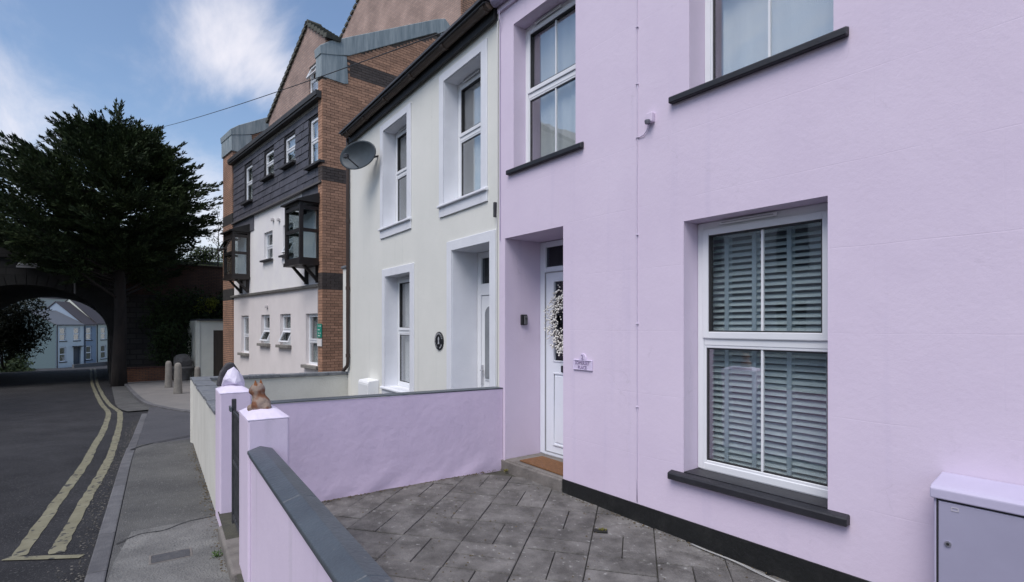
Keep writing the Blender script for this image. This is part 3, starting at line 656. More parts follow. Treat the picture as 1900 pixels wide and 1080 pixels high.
gs = MB().box(-1.32, -.06, -.5, -.3, .3, -.05).build('gate_step', CONC, bevel=.02, segs=2); gs.location = (-3.66, .718, 0); gs.rotation_euler = (0, 0, WA)
tag(gs, 'worn concrete step under the iron gate between the lilac pillars', 'step')
gt = thing('iron_gate', 'dark wrought iron garden gate shut between the lilac pillars', 'gate', (-3.66, .718, 0), WA)
gt.scale = (1, 1, 1.08); x0, x1 = -1.115, -.46; yc = .036
for a, b in ((x0, .93), (x1 - .032, .9)): MB().box(a, yc - .016, .02, a + .032, yc + .016, b).build('stile', IRON, gt, bevel=.003)
for z in (.06, .46, .82): MB().box(x0 + .032, yc - .012, z, x1 - .032, yc + .012, z + .028).build('rail', IRON, gt, bevel=.003)
for i in range(8):
    xx = x0 + .09 + i * .073; MB().tube([(xx, yc, .085), (xx, yc, .825), (xx, yc, .87)], [.008, .008, .002], 8).build('bar', IRON, gt)
    if i < 7:
        for zc_ in (.24, .64):
            P = [(xx + .036 + .03 * (1 - k / 26) * math.cos(k * .55), yc, zc_ + .12 * math.sin(k * .12 - 1.5)) for k in range(26)]
            MB().tube(P, .006, 6).build('scroll', IRON, gt)
MB().box(x0 - .05, yc - .03, .84, x0 + .06, yc - .018, .875).build('hinge', mat('grey_iron', (.10, .11, .13), .5), gt)
MB().box(x1 + .0, yc - .02, .78, x1 + .07, yc + .02, .83).build('latch', IRON, gt, bevel=.003)
# dividing wall
dwr = math.atan2(1, .04) - math.pi / 2
dw = thing('dividing_wall', 'lilac rendered dividing wall with slate edge between the two front gardens', 'garden wall', (-4.93, 3.6, 0), dwr)
vs = []; fs = []
ny, nz_ = 46, 18
for i in range(ny + 1):
    for k in range(nz_ + 1):
        y = -2.52 + 2.515 * i / ny; zt = .87 + .032 * (-y / 2.7); z = -.3 + (zt + .3) * k / nz_
        lo = max(0, 1 - (z + .05) / .3); lo = lo ** 1.3; b = .011 * lo * (math.sin(y * 7 + z * 31) * math.sin(y * 3.3 - z * 43 + 1) + .6 * math.sin(y * 17 + z * 70)) + .012 * lo + .002 * math.sin(y * 2.1 + z * 3)
        vs.append((b, y, z))
for i in range(ny):
    for k in range(nz_): a = i * (nz_ + 1) + k; fs.append((a, a + nz_ + 1, a + nz_ + 2, a + 1))
mb = MB().add(vs, fs); shade_auto(MB().box(-.14, -2.51, -.4, -.03, -.02, .865).build('core', LILAC_ROUGH, dw)); mb.build('wall', LILAC_ROUGH, dw, smooth=True)
MB().prism([(-2.52, .903), (-2.52, .914), (-.001, .884), (-.001, .873)], -.15, .006, 'x').build('slate_edge', COPING, dw, bevel=.003)
# neighbour's front and side walls
nf = thing('front_garden_wall', 'low white garden wall with grey slate top beyond the far gate pillar', 'garden wall', (-5.68, .845, 0), WA)
MB().prism([(-4.24, -.75), (0, -.55), (0, .755), (-4.24, .70)], .0, .2).build('wall', CREAM_WALL, nf)
n = 9
for i in range(n):
    a, b = -4.27 + 4.27 * i / n, -4.27 + 4.27 * (i + 1) / n; za, zb = .70 + .055 * (i / n), .70 + .055 * ((i + 1) / n); h = random.uniform(.03, .045)
    MB().prism([(a + .004, za + .001), (b - .004, zb + .001), (b - .004, zb + h), (a + .004, za + h + random.uniform(-.006, .006))], -.02 + random.uniform(-.008, .008), .225).build('cap_stone', SLATE_CAP, nf, bevel=.006)
ns = thing('side_garden_wall', 'low white garden wall with dark slate top below the flats', 'garden wall', (-9.89, 1.16, 0), math.atan2(2.67, -.5) - math.pi / 2)
MB().prism([(.0, -.8), (2.72, -.8), (2.72, .62), (.0, .70)], -.18, .0, 'x').build('wall', CREAM_WALL, ns)
n = 6
for i in range(n):
    a, b = 2.74 * i / n - .0, 2.74 * (i + 1) / n; za, zb = .70 - .08 * i / n, .70 - .08 * (i + 1) / n; h = random.uniform(.045, .06)
    MB().prism([(a + .004, za), (b - .004, zb), (b - .004, zb + h), (a + .004, za + h)], -.215, .03, 'x').build('cap_stone', SLATE_CAP, ns, bevel=.006)
# ornaments
rk = thing('white_rock', 'pale lilac painted rock on the far gate pillar with a dark slate piece behind', 'rock', (-5.46, .95, 1.04), WA)
rr = random.Random(11); bm = bmesh.new()
for k in range(26):
    t, u = rr.uniform(0, 6.28), rr.uniform(0, 1); rdd = .112 * (1 - u ** 1.5 * .6); bm.verts.new((rdd * math.cos(t) * 1.02 + .01, rdd * math.sin(t) * .9, u * .185 - .01))
bmesh.ops.convex_hull(bm, input=bm.verts); me = bpy.data.meshes.new('rock'); bm.to_mesh(me); bm.free(); me.materials.append(mat('white_quartz', (.72, .68, .80), .6, (.62, .57, .72), scale=12, bump=.4, bscale=30)); link('rock', me, rk)
MB().prism([(-.13, -.01), (.06, -.01), (.07, .1), (.01, .205), (-.05, .2), (-.1, .12)], -.13, -.085, 'x').build('slate_piece', mat('dark_slate_piece', (.028, .027, .034), .7, (.06, .057, .06), scale=15, bump=.5, bscale=30), rk, bevel=.012)
fg = thing('animal_figure', 'small weathered brown and cream seated animal ornament on the near gate pillar', 'ornament', (-3.85, .83, 1.03), R(222))
fg.scale = (1.05, 1.05, 1.08)
FUR = mat('weathered_ornament', (.25, .19, .155), .85, (.17, .07, .035), scale=9, bump=.5, bscale=45, contrast=(.46, .54), detail=2)
md = bpy.data.metaballs.new('fig'); md.resolution = .012; md.render_resolution = .012; md.threshold = .25
for (x, y, z, r_) in ((-.008, 0, .034, .062), (-.005, .02, .036, .042), (-.005, -.02, .036, .042), (.006, 0, .072, .042), (.018, 0, .122, .05), (.052, 0, .114, .027), (.05, .02, .012, .026), (.05, -.02, .012, .026), (-.055, .012, .018, .03)):
    e = md.elements.new(); e.co = (x, y, z); e.radius = r_ * 1.25
mo = bpy.data.objects.new('fig', md); COL.objects.link(mo); bpy.context.view_layer.update()
me = bpy.data.meshes.new_from_object(mo.evaluated_get(bpy.context.evaluated_depsgraph_get())); bpy.data.objects.remove(mo)
me.materials.clear(); me.materials.append(FUR); me.polygons.foreach_set('use_smooth', [True] * len(me.polygons)); link('body', me, fg)
for s_ in (-1, 1): MB().prism([(-.014, -.012), (.014, -.012), (.003, .028)], -.006, .006).build('ear', mat('rust_ornament', (.25, .09, .03), .8), fg, bevel=.003).location = (.012, s_ * .026, .158)
# small drain weed patch + loose cable on patio
dg = thing('drain_opening', 'small mossy rectangular drain opening in the patio near the plinth', 'drain', (-3.04, 3.19, patz(-3.04, 0) + .001), R(45))
MB().box(-.055, -.035, -.004, .055, .035, .0045).build('opening', mat('drain_dark', (.01, .01, .008), .9), dg)
MB().ring(-.062, .062, -.042, .042, .008, 0, .01)
def leafmass(mbx, c, rad, n, size, rnd_, up=.3, flat=(1, 1, 1)):
    for k in range(n):
        while True:
            p = Vector((rnd_.uniform(-1, 1), rnd_.uniform(-1, 1), rnd_.uniform(-1, 1)))
            if p.length <= 1: break
        p = Vector((p.x * rad * flat[0], p.y * rad * flat[1], p.z * rad * flat[2])) + Vector(c)
        d = Vector((rnd_.gauss(0, 1), rnd_.gauss(0, 1), rnd_.gauss(up, 1))).normalized(); e = d.cross(Vector((rnd_.gauss(0, 1), rnd_.gauss(0, 1), rnd_.gauss(0, 1)))).normalized(); s_ = size * rnd_.uniform(.6, 1.3)
        mbx.add([p - e * s_ * .35, p + d * s_ * .45 - e * 0, p + d * s_, p + e * s_ * .35 + d * s_ * .35], [(0, 1, 2, 3)])
rr = random.Random(5); mb = MB(); leafmass(mb, (.012, .01, .006), .034, 70, .016, rr, 1.0, (1, .7, .3)); mb.build('moss', mat('moss', (.16, .15, .02), .9, rnd=.3, island=True), dg)
gc = MB(); P = []
for k in range(40):
    t = k / 39; x = -2.45 + 2.4 * t; P.append((x, 3.585 - .035 - .05 * math.sin(t * math.pi) - .006 * math.sin(t * 31), patz(x, 0) + .012 + .006 * math.sin(t * 13)))
gc.tube(P, .004, 6); P2 = [(p[0], p[1] + .016 + .006 * math.sin(p[0] * 9), p[2] - .003) for p in P]; gc.tube(P2, .0034, 6)
tag(gc.build('loose_cable', mat('grey_white_cable', (.36, .36, .35), .5), smooth=True), 'white cable lying on the patio along the black plinth', 'cable')
def weed(name, label, loc, rad, n, size, col, sd=1, flat=(1, 1, .6)):
    rr = random.Random(sd); mb = MB(); leafmass(mb, (0, 0, rad * .5), rad, n, size, rr, 1.0, flat)
    for k in range(7): a = rr.uniform(0, 6.28); mb.tube([(0, 0, -.01), (math.cos(a) * rad * .4, math.sin(a) * rad * .4, rad * .7)], .0018, 3)
    o = mb.build(name, mat('weed_leaf_%d' % sd, col, .8, rnd=.35, island=True)); o.location = loc; return tag(o, label, 'weed')
weed('weed', 'small green weed growing at the foot of the gate step', (-4.55, .68, g(4.55)), .04, 70, .022, (.07, .13, .03), 1)
weed('weed', 'tiny yellow green weed in the corner beside the door step', (-4.80, 3.545, -.03), .03, 50, .02, (.13, .12, .02), 2)
weed('weed', 'tiny dark weed at the foot of the lilac dividing wall', (-5.02, 2.35, -.03), .025, 40, .018, (.06, .07, .03), 3)
# ------------------------------------------------------------------ the white neighbour
wh = thing('terraced_house', 'cream white terraced house with raised white window surrounds beside the lilac house', 'house', (-10.4, 3.83, 0), R(-2.4))
hw = [(1.9, 2.87, 3.2, 4.82), (4.07, 5.03, 3.2, 4.85), (1.985, 2.98, .56, 2.387), (4.29, 5.22, -.2, 2.56)]
MB().wall(0, 5.398, -.4, 5.2, 0, .45, hw).build('front_wall', WHITE_RENDER, wh)
MB().box(.0, .452, -.5, .3, 8, 5.2).box(5.15, .452, -.5, 5.38, 8, 5.2).box(.3, 7.8, -.5, 5.15, 8, 5.2).build('side_and_rear_walls', WHITE_RENDER, wh)
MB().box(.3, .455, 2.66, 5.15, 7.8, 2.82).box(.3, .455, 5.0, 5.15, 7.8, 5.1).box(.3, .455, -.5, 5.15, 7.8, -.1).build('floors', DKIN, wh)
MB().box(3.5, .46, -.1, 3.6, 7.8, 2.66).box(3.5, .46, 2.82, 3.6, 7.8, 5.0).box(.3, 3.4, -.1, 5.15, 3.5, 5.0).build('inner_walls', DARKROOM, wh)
MB().prism([(-.22, 5.24), (-.22, 5.27), (4.0, 8.1), (8.1, 5.24)], .15, 5.399, 'x').build('roof', ROOFSLATE, wh)
def surround(x0, x1, z0, z1, t, tb, top):
    mb = MB(); y0, y1 = -.022, -.001
    mb.box(x0 - t, y0, z0 - tb, x0, y1, z1 + top); mb.box(x1, y0, z0 - tb, x1 + t, y1, z1 + top); mb.box(x0, y0, z1, x1, y1, z1 + top); mb.box(x0, y0, z0 - tb, x1, y1, z0)
    mb.build('window_surround', WHITE_TRIM, wh, bevel=.003)
    # painted reveals
    r_ = MB(); e = .004
    r_.box(x0, y1, z0, x0 + e, .2, z1); r_.box(x1 - e, y1, z0, x1, .2, z1); r_.box(x0 + e, y1, z1 - e, x1 - e, .2, z1); r_.build('painted_reveal', WHITE_TRIM, wh)
for (a, b, c, d), t, tb, tp in ((hw[0], .135, .16, .11), (hw[1], .13, .155, .11), (hw[2], .13, .12, .125)):
    surround(a, b, c, d, t, tb, tp); sill(wh, a - t - .012, b + t + .012, c + .004, .055, 0, th=.035, m=WHITE_TRIM); MB().box(a, 0, c + .0, b, .2, c + .018).build('inner_sill', WHITE_TRIM, wh)
a, b, c, d = hw[3]
MB().box(a - .13, -.022, -.2, a, -.001, d + .125).box(b, -.022, -.2, b + .125, -.001, d + .125).box(a, -.022, d, b, -.001, d + .125).build('door_surround', WHITE_TRIM, wh, bevel=.003)
MB().box(a, -.001, -.2, a + .004, .37, d).box(b - .004, -.001, -.2, b, .37, d).box(a + .004, -.001, d - .004, b - .004, .37, d).build('painted_reveal', WHITE_TRIM, wh)
for k, (a, b, c, d) in enumerate(hw[:3]): window(wh, a + .004, b - .004, c + .018, d - .004, .2, split=(4.08, 4.09, 1.475)[k], vent=True, fw=.06)
def ccurtain(x0, x1, z0, z1, y, label, m=None):
    c = folds('curtain', x0, x1, z0, z1, y, None, m or NET, amp=.03, pitch=.11); c.location = (-10.4, 3.83, 0); c.rotation_euler = (0, 0, R(-2.4)); return tag(c, label, 'curtain')
ccurtain(2.2, 2.83, 3.25, 4.78, .30, 'pale curtain in the upper window beside the satellite dish')
ccurtain(4.35, 4.99, 3.25, 4.8, .30, 'pale curtain in the upper window above the white neighbouring door')
ccurtain(2.05, 2.34, .6, 2.33, .31, 'pale gathered curtain at the left of the white house ground floor window')
a, b, c, d = hw[3]
wd_ = MB().box(a + .004, .37, -.1, a + .095, .44, 2.556).box(b - .095, .37, -.1, b - .004, .44, 2.556).box(a + .095, .372, 2.475, b - .095, .44, 2.554).box(a + .095, .372, 1.98, b - .095, .44, 2.135).build('front_door', UPVC, wh, bevel=.006)
MB().box(a + .095, .4, 2.135, b - .095, .406, 2.475).build('fanlight_pane', GLASS_DOOR, wd_)
MB().box(a + .1, .385, 0.02, b - .1, .43, 1.975).build('door_leaf', UPVC, wd_, bevel=.004)
xc = 4.615
arc_ = lambda w2, z0, z1: [(xc - w2, z0), (xc + w2, z0), (xc + w2, z1)] + [(xc + w2 * math.cos(t), z1 + w2 * 1.0 * math.sin(t)) for t in [R(15 * k) for k in range(1, 12)]] + [(xc - w2, z1)]
MB().prism(arc_(.135, .86, 1.72), .372, .384).build('glazing_moulding', UPVC, wd_, bevel=.006); MB().prism(arc_(.112, .89, 1.72), .364, .3715).build('arched_pane', mat('grey_obscure_glass', (.16, .175, .19), .2, (.22, .235, .25), scale=3, spec=.8), wd_)
MB().box(a + .115, .365, .80, a + .15, .384, 1.06).tube([(a + .13, .345, .99), (a + .20, .345, .985)], .009, 8).build('door_handle', mat('chrome', (.6, .6, .62), .25, metal=.9), wd_)
MB().box(xc - .02, .37, .79, xc + .15, .384, .85).build('letter_plate', mat('steel_plate', (.45, .46, .48), .3, metal=.7), wd_, bevel=.004)
# eaves: black soffit shadow board, brown gutter
MB().box(.2, -.06, 5.06, 5.385, -.024, 5.2).build('fascia', mat('black_fascia', (.008, .008, .009), .6), wh)
MB().box(.2, -.2, 5.2, 5.385, .0, 5.215).build('soffit', mat('black_fascia', (.008, .008, .009), .6), wh)
GUT = mat('brown_gutter', (.060, .043, .034), .55, (.09, .065, .05), scale=5, stretch=(.5, 4, 4))
pr = [(-.06 - .058 * math.cos(R(t)), 5.215 - .062 * math.sin(R(t))) for t in range(0, 181, 18)]
pr = [(p[0] - .058, p[1] - .0) for p in pr] + [(-.064, 5.225), (-.176, 5.225)]
gu = MB().prism(pr, .27, 5.385, 'x').build('gutter', GUT, wh)
for x in (.5, 1.35, 2.3, 3.3, 4.3, 5.3): MB().prism([(p[0] * 1.0 + (-.012 if p[0] < -.118 else .004), p[1] - .008) for p in pr[:-2]] + [(-.058, 5.23), (-.188, 5.23)], x - .035, x + .035, 'x').build('gutter_bracket', GUT, wh)
dp = MB(); dp.tube([(.2, -.06, 5.17), (.19, -.06, 5.0), (.15, -.045, 4.85), (.15, -.045, .86), (.14, -.05, .80), (-.28, -.06, .60), (-.30, -.06, .58)], .034, 10)
dp.build('downpipe', BROWN_PLASTIC, wh, smooth=True)
for z in (1.0, 2.3, 3.6, 4.7): MB().tube([(.15, -.045, z - .03), (.15, -.045, z + .03)], .041, 12).build('pipe_collar', BROWN_PLASTIC, wh)
MB().tube([(-.30, -.06, .64), (-.33, -.06, .56)], .05, 10).build('pipe_shoe', BROWN_PLASTIC, wh); MB().tube([(-.23, -.05, .56), (-.25, -.05, .38)], .008, 6).build('waste_pipe', BROWN_PLASTIC, wh)
mb = MB(); mb.tube([(5.385, -.012, 5.05), (5.385, -.012, 3.0), (5.37, -.012, 2.7), (5.37, -.012, .9)], .008, 6); mb.build('cable', mat('white_cable', (.6, .6, .58), .5), wh)
MB().box(5.345, -.05, 2.82, 5.375, -.012, 2.99).build('cable_box', IRON, wh, bevel=.004)
MB().box(3.98, -.001, -.3, 4.0, 0, -.29)
# tall bit of boundary wall behind the corner of the white house
bw_ = thing('side_wall', 'narrow tall white wall with a slate cap between the white house and flats', 'wall', (-10.62, 3.95, 0), R(-2.4))
MB().box(-.42, .0, -.7, .15, .25, 2.75).build('wall', WHITE_RENDER, bw_); MB().box(-.46, -.03, 2.75, .15, .28, 2.80).build('cap_stone', SLATE_CAP, bw_, bevel=.006)
# plaque
pq = thing('round_plaque', 'round black plaque with white emblem on the cream house wall', 'plaque', (-10.4, 3.83, 0), R(-2.4))
PB = mat('plaque_black', (.012, .012, .014), .4); PWt = mat('plaque_white', (.42, .43, .45), .6)
circ = lambda r_, n=40: [(3.925 + r_ * math.cos(2 * math.pi * k / n), 1.373 + r_ * math.sin(2 * math.pi * k / n)) for k in range(n)]
MB().prism(circ(.125), -.018, -.001).build('disc', PB, pq, bevel=.004)
mb = MB()
for k in range(26):
    t = R(20 + k * 12.3)
    if 250 < (20 + k * 12.3) % 360 < 290: continue
    c_, s_ = math.cos(t), math.sin(t); h_ = .011; w2 = .0045
    P = [(3.925 + c_ * (.1 + i) - s_ * j, 1.373 + s_ * (.1 + i) + c_ * j) for i, j in ((-h_, -w2), (h_, -w2), (h_, w2), (-h_, w2))]; mb.prism(P, -.0205, -.0185)
mb.build('ring_of_marks', PWt, pq, kind='stuff')
MB().prism([(3.905, 1.33), (3.945, 1.33), (3.935, 1.375), (3.945, 1.395), (3.93, 1.43), (3.92, 1.43), (3.908, 1.395), (3.916, 1.375)], -.021, -.0185).build('emblem', PWt, pq)
# meter box
mbx = thing('meter_box', 'small white meter box low on the cream house wall', 'meter box', (-10.4, 3.83, 0), R(-2.4))
MB().prism([(-.2, .2), (-.2, .60), (-.18, .635), (-.002, .655), (-.002, .2)], 1.2, 1.68, 'x').build('case', mat('white_box_paint', (.78, .79, .8), .45), mbx, bevel=.008, segs=2); MB().box(1.22, -.206, .22, 1.66, -.2005, .575).build('lid', mat('white_box_lid', (.72, .735, .75), .45), mbx, bevel=.003)
# satellite dish
ds = thing('satellite_dish', 'grey oval satellite dish bracketed to the cream house wall', 'satellite dish', (-8.93, 3.52, 4.47))
DG = mat('dish_grey', (.055, .07, .08), .5, (.04, .05, .058), scale=4); n, m_ = 10, 36; vs = []; fs = []
for i in range(n + 1):
    for k in range(m_): r_ = i / n; t = 2 * math.pi * k / m_; vs.append((.42 * r_ * math.cos(t), .235 * r_ * math.sin(t), .085 * r_ * r_))
for i in range(n):
    for k in range(m_): a = i * m_ + k; b = i * m_ + (k + 1) % m_; fs.append((a, b, b + m_, a + m_))
o1 = len(vs); vs2 = [(v[0] * 1.01, v[1] * 1.01, v[2] - .012) for v in vs]; fs2 = [tuple(i + o1 for i in f[::-1]) for f in fs]; rim = [(n * m_ + k, n * m_ + (k + 1) % m_, o1 + n * m_ + (k + 1) % m_, o1 + n * m_ + k) for k in range(m_)]
dish = MB().add(vs + vs2, fs + fs2 + rim).build('reflector', DG, ds, smooth=True)
nd = Vector((.36, -.86, -.02)).normalized(); qz = nd.to_track_quat('Z', 'Y'); dish.rotation_mode = 'QUATERNION'; dish.rotation_quaternion = qz
yv = qz @ Vector((0, 1, 0)); xv = qz @ Vector((1, 0, 0)); ysg = 1 if yv.z > 0 else -1
low = yv * ysg * -.2; feed = nd * .33 - Vector((0, 0, .05))
MB().tube([low + nd * .06, feed * .98 + low * .2], .011, 6).build('feed_arm', IRON, ds); fb = MB().box(-.04, -.035, -.035, .04, .035, .035).build('receiver_head', IRON, ds, bevel=.01); fb.location = feed * 1.0 + low * .15; fb.rotation_mode = 'QUATERNION'; fb.rotation_quaternion = qz
MB().tube([-nd * .03, -nd * .12, Vector((.12, .2, 0)), Vector((.2, .285, .02))], .02, 8).box(.16, .255, -.09, .24, .275, .09).build('wall_bracket', IRON, ds)

# ------------------------------------------------------------------ the flats
FA = R(5.1)
fl = thing('brick_flats', 'tall brick and render block of flats with slate hung top storey', 'building', (-14.6, 4.69, 0), FA)
PINK = mat('pale_pink_render', (.70, .655, .645), .8, (.64, .60, .59), scale=1.2, bump=.15, bscale=30); CRM = mat('pale_cream_render', (.76, .745, .725), .8, (.70, .68, .69), scale=1.2, bump=.15, bscale=30)
STONE = mat('grey_stone_course', (.16, .15, .14), .85, (.23, .22, .2), scale=5, bump=.3)
BRK = mat('orange_brick', (.40, .225, .145), .85, (.31, .175, .115), scale=14, rnd=.2, bump=.3, bscale=60); BRKI = mat('orange_brick_field', (.40, .225, .145), .85, (.31, .175, .115), scale=14, rnd=.2, island=True, bump=.3, bscale=60)
BRD = mat('dark_brick', (.052, .042, .038), .85, (.07, .055, .05), scale=12, rnd=.2); BRDI = mat('dark_brick_field', (.052, .042, .038), .85, (.07, .055, .05), scale=12, rnd=.2, island=True)
MORT = mat('dark_mortar', (.11, .085, .07), .95, (.075, .06, .05), scale=8)
GABLE = brickmat('gable_brickwork', (.37, .255, .21), (.31, .21, .175), (.23, .185, .165), .225, .075, .01, .3)
SIDEB = brickmat('side_brickwork', (.38, .215, .14), (.31, .175, .115), (.085, .065, .055), .225, .075, .010, .3, axes='YZ')
DARKB = mat('black_band', (.02, .019, .019), .8, (.04, .037, .035), scale=6)
gh = [(-7.36, -6.5, .58, 1.93), (-5.15, -4.3, .98, 1.93), (-3.34, -2.44, .98, 1.93), (-1.27, -.36, .47, 1.91)]
MB().wall(-8.3, -.27, -1.4, 2.62, .05, .35, gh).build('ground_floor_wall', PINK, fl)
MB().prism([(.051, 2.62), (-.03, 2.63), (-.05, 2.69), (.051, 2.72)], -8.45, -.26, 'x').build('string_course', STONE, fl)
fh = [(-4.88, -4.05, 3.74, 4.66), (-3.1, -2.28, 3.74, 4.67)]
MB().wall(-8.3, -.27, 2.72, 5.43, .06, .35, fh).build('first_floor_wall', CRM, fl)
sh = [(-6.86, -6.02, 5.97, 7.27), (-4.73, -3.86, 6.42, 7.28), (-2.9, -2.03, 6.43, 7.3), (-.97, -.06, 6.0, 7.33)]
SLT = mat('hung_slate', (.056, .056, .068), .6, (.078, .075, .09), scale=5, rnd=.2, bump=.2, bscale=30)
MB().wall(-8.3, -.0, 5.431, 7.66, .05, .35, sh).build('top_floor_wall', mat('slate_batten', (.03, .03, .035), .9), fl)
me0 = MB().add([(-.5, -.002, 0), (.5, -.002, 0), (.5, .012, 0), (-.5, .012, 0), (-.5, .018, 1), (.5, .018, 1), (.5, .028, 1), (-.5, .028, 1)], [(0, 3, 2, 1), (4, 5, 6, 7), (0, 1, 5, 4), (1, 2, 6, 5), (2, 3, 7, 6), (3, 0, 4, 7)]).mesh('hung_slate'); me0.materials.append(SLT)
zr = 5.46; row = 0
while zr < 7.62:
    z1 = min(zr + .215, 7.64); xx = -8.28 - (.165 if row % 2 else 0)
    while xx < -.03:
        segs_ = [(max(xx, -8.28), min(xx + .33, -.03))]
        for h in sh:
            if h[2] - .04 < (zr + z1) / 2 < h[3] + .02:
                ns_ = []
                for a, b in segs_:
                    if b <= h[0] - .02 or a >= h[1] + .02: ns_.append((a, b))
                    else:
                        if a < h[0] - .03: ns_.append((a, h[0] - .02))
                        if b > h[1] + .03: ns_.append((h[1] + .02, b))
                segs_ = ns_
        for a, b in segs_:
            if b - a > .03:
                o = link('hung_slate', me0, fl); o.location = ((a + b) / 2, .018 + random.uniform(-.004, .003), zr - .02); o.scale = (b - a - .004, 1, z1 - zr + .03)
        xx += .33
    zr += .215; row += 1
MB().box(-8.3, -.06, 5.4, -.02, .049, 5.45).build('slate_drip_course', mat('drip_board', (.10, .095, .095), .7), fl)
MB().box(-8.35, -.14, 7.66, -.02, .4, 7.72).box(-8.35, -.17, 7.72, -.02, .0, 7.85).build('eaves', mat('dark_eaves', (.022, .02, .019), .6, (.04, .036, .032), scale=3), fl)
MB().box(-8.3, .02, 7.56, -.02, .05, 7.657).build('eaves_board', STONE, fl)
for (a, b, c, d) in gh:
    sill(fl, a - .08, b + .08, c, .07, .05, th=.09, m=STONE, slope=.0); window(fl, a, b, c, d, .14, split=c + (d - c) * (.46 if d - c > 1.1 else .47), swing='lo' if d - c < 1.1 else None, net=True, thin=True)
for k, (a, b, c, d) in enumerate(fh):
    sill(fl, a - .08, b + .08, c, .06, .05, th=.06, m=mat('dark_sill', (.03, .028, .03), .7), slope=.0); window(fl, a, b, c, d, .14, split=c + (d - c) * .45, swing='lo' if k == 1 else None, net=True, thin=True)
for (a, b, c, d) in sh:
    sill(fl, a - .1, b + .1, c, .1, .05, th=.07, m=mat('dark_sill', (.03, .028, .03), .7), slope=.0); window(fl, a, b, c, d, .09, split=c + (d - c) * .52, net=True, thin=True)
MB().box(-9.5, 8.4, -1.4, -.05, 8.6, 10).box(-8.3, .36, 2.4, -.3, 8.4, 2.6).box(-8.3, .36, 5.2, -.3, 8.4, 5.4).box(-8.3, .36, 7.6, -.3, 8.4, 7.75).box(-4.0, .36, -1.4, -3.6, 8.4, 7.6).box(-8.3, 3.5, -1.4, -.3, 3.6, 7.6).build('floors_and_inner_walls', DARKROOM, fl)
# side walls with raked parapets (core is mortar, bricks laid on it below)
rake = [(0, -1.4), (0, 8.3), (.3, 8.92), (3.6, 10.62), (4.3, 10.5), (4.42, 10.2), (9, 10.2), (9, -1.4)]
MB().prism(rake, -.26, 0, 'x').build('side_wall', MORT, fl)
MB().prism(rake, -9.6, -8.31, 'x').build('far_side_wall', MORT, fl) if False else MB().prism(rake, -9.6, -8.31, 'x').build('far_side_wall', brickmat('pier_brickwork', (.36, .20, .13), (.29, .165, .11), (.085, .065, .055), .225, .075, .010, .3), fl)
for z0, z1 in ((5.48, 5.86), (2.55, 2.98)): MB().box(-9.604, -.004, z0, -8.306, .6, z1).build('dark_band', DARKB, fl)
for xo, nm in ((0, 0), (-8.33, 1)):
    x0_, x1_ = (-.34, .05) if nm == 0 else (-9.66, -8.25)
    fr0 = MB().prism([(-.05, 8.22), (-.05, 8.86), (.68, 8.98), (.72, 8.24), (.6, 8.2)], x0_ + .02, x1_ - .015, 'x').build('lead_corner', LEAD, fl, bevel=.01)
    top_ = [(-.07, 8.80), (-.09, 9.02), (.2, 9.24), (3.62, 11.12), (3.95, 11.26), (4.5, 10.85), (4.5, 10.45), (4.3, 10.4), (4.1, 10.68), (3.6, 10.69), (.75, 9.02), (.35, 8.9)]
    MB().prism(top_, x0_, x1_, 'x').build('lead_capping', LEAD, fl, bevel=.012)
# bricks of the visible flank and front return of the near pier
Finv = Matrix.Rotation(FA, 4, 'Z'); O_ = Vector((-14.6, 4.69, 0))
def vis(lx, ly, lz):
    p = O_ + Finv @ Vector((lx, ly, lz)); d = -.7976 * p.x + .6032 * p.y; u = 950 + 1005 * (.6032 * p.x + .7976 * p.y) / d; v = 603 - (lz - 1.59) * 1005 / d
    return u, v, d
def raketop(y): return 8.2 + (y / .3) * .7 if y < .3 else (8.92 + (y - .3) * .515 if y < 3.6 else 10.45 - (y - 3.6) * .2)
bl_ = []
zr = -.3; row = 0
while zr < 10.6:
    ys = -.225 if row % 2 == 0 else -.1125
    while ys < 4.35:
        a, b = max(ys, 0), min(ys + .215, 4.35)
        if b - a > .03 and zr + .065 < raketop(a):
            u, v, d = vis(0, (a + b) / 2, zr)
            if (u < 690 or v < 300 - (u - 660) * .963): bl_.append((d, 'side', a, b, zr))
        ys += .225
    if zr < 8.15:
        u, v, d = vis(-.13, 0, zr)
        if row % 2 == 0: bl_.append((d, 'front', -.255, -.15, zr)); bl_.append((d, 'front', -.14, -.002, zr))
        else: bl_.append((d, 'front', -.255, -.002, zr))
    zr += .075; row += 1
def dark(z, y): return (5.46 < z + .03 < 5.86) or (2.55 < z + .03 < 3.0) or (8.5 < z + .03 < 8.9 and y > .7)
bmeA = MB().box(-.5, -.5, 0, .5, .5, .065).mesh('brick', bevel=.0); 
def mkb(m): 
    me = bmeA.copy(); me.materials.append(m); return me
mA, mD = mkb(BRK), mkb(BRD)
bl_.sort(key=lambda t: (t[0]))
rest = {0: MB(), 1: MB()}
for i, (d, kd, a, b, z) in enumerate(bl_):
    dk = dark(z, (a + b) / 2 if kd == 'side' else 0)
    pj = random.uniform(-.0025, .0025)
    if kd == 'side': x0_, x1_, y0_, y1_ = -.02, .011 + pj, a + .0, b
    else: x0_, x1_, y0_, y1_ = a, b, -.011 + pj, .02
    if i < 300:
        o = link('brick', mD if dk else mA, fl); o.location = ((x0_ + x1_) / 2, (y0_ + y1_) / 2, z); o.scale = (x1_ - x0_, y1_ - y0_, 1)
    else: rest[1 if dk else 0].box(x0_, y0_, z, x1_, y1_, z + .065)
rest[0].build('brickwork', BRKI, fl, weld=False, kind='stuff'); rest[1].build('dark_brickwork', BRDI, fl, weld=False, kind='stuff')
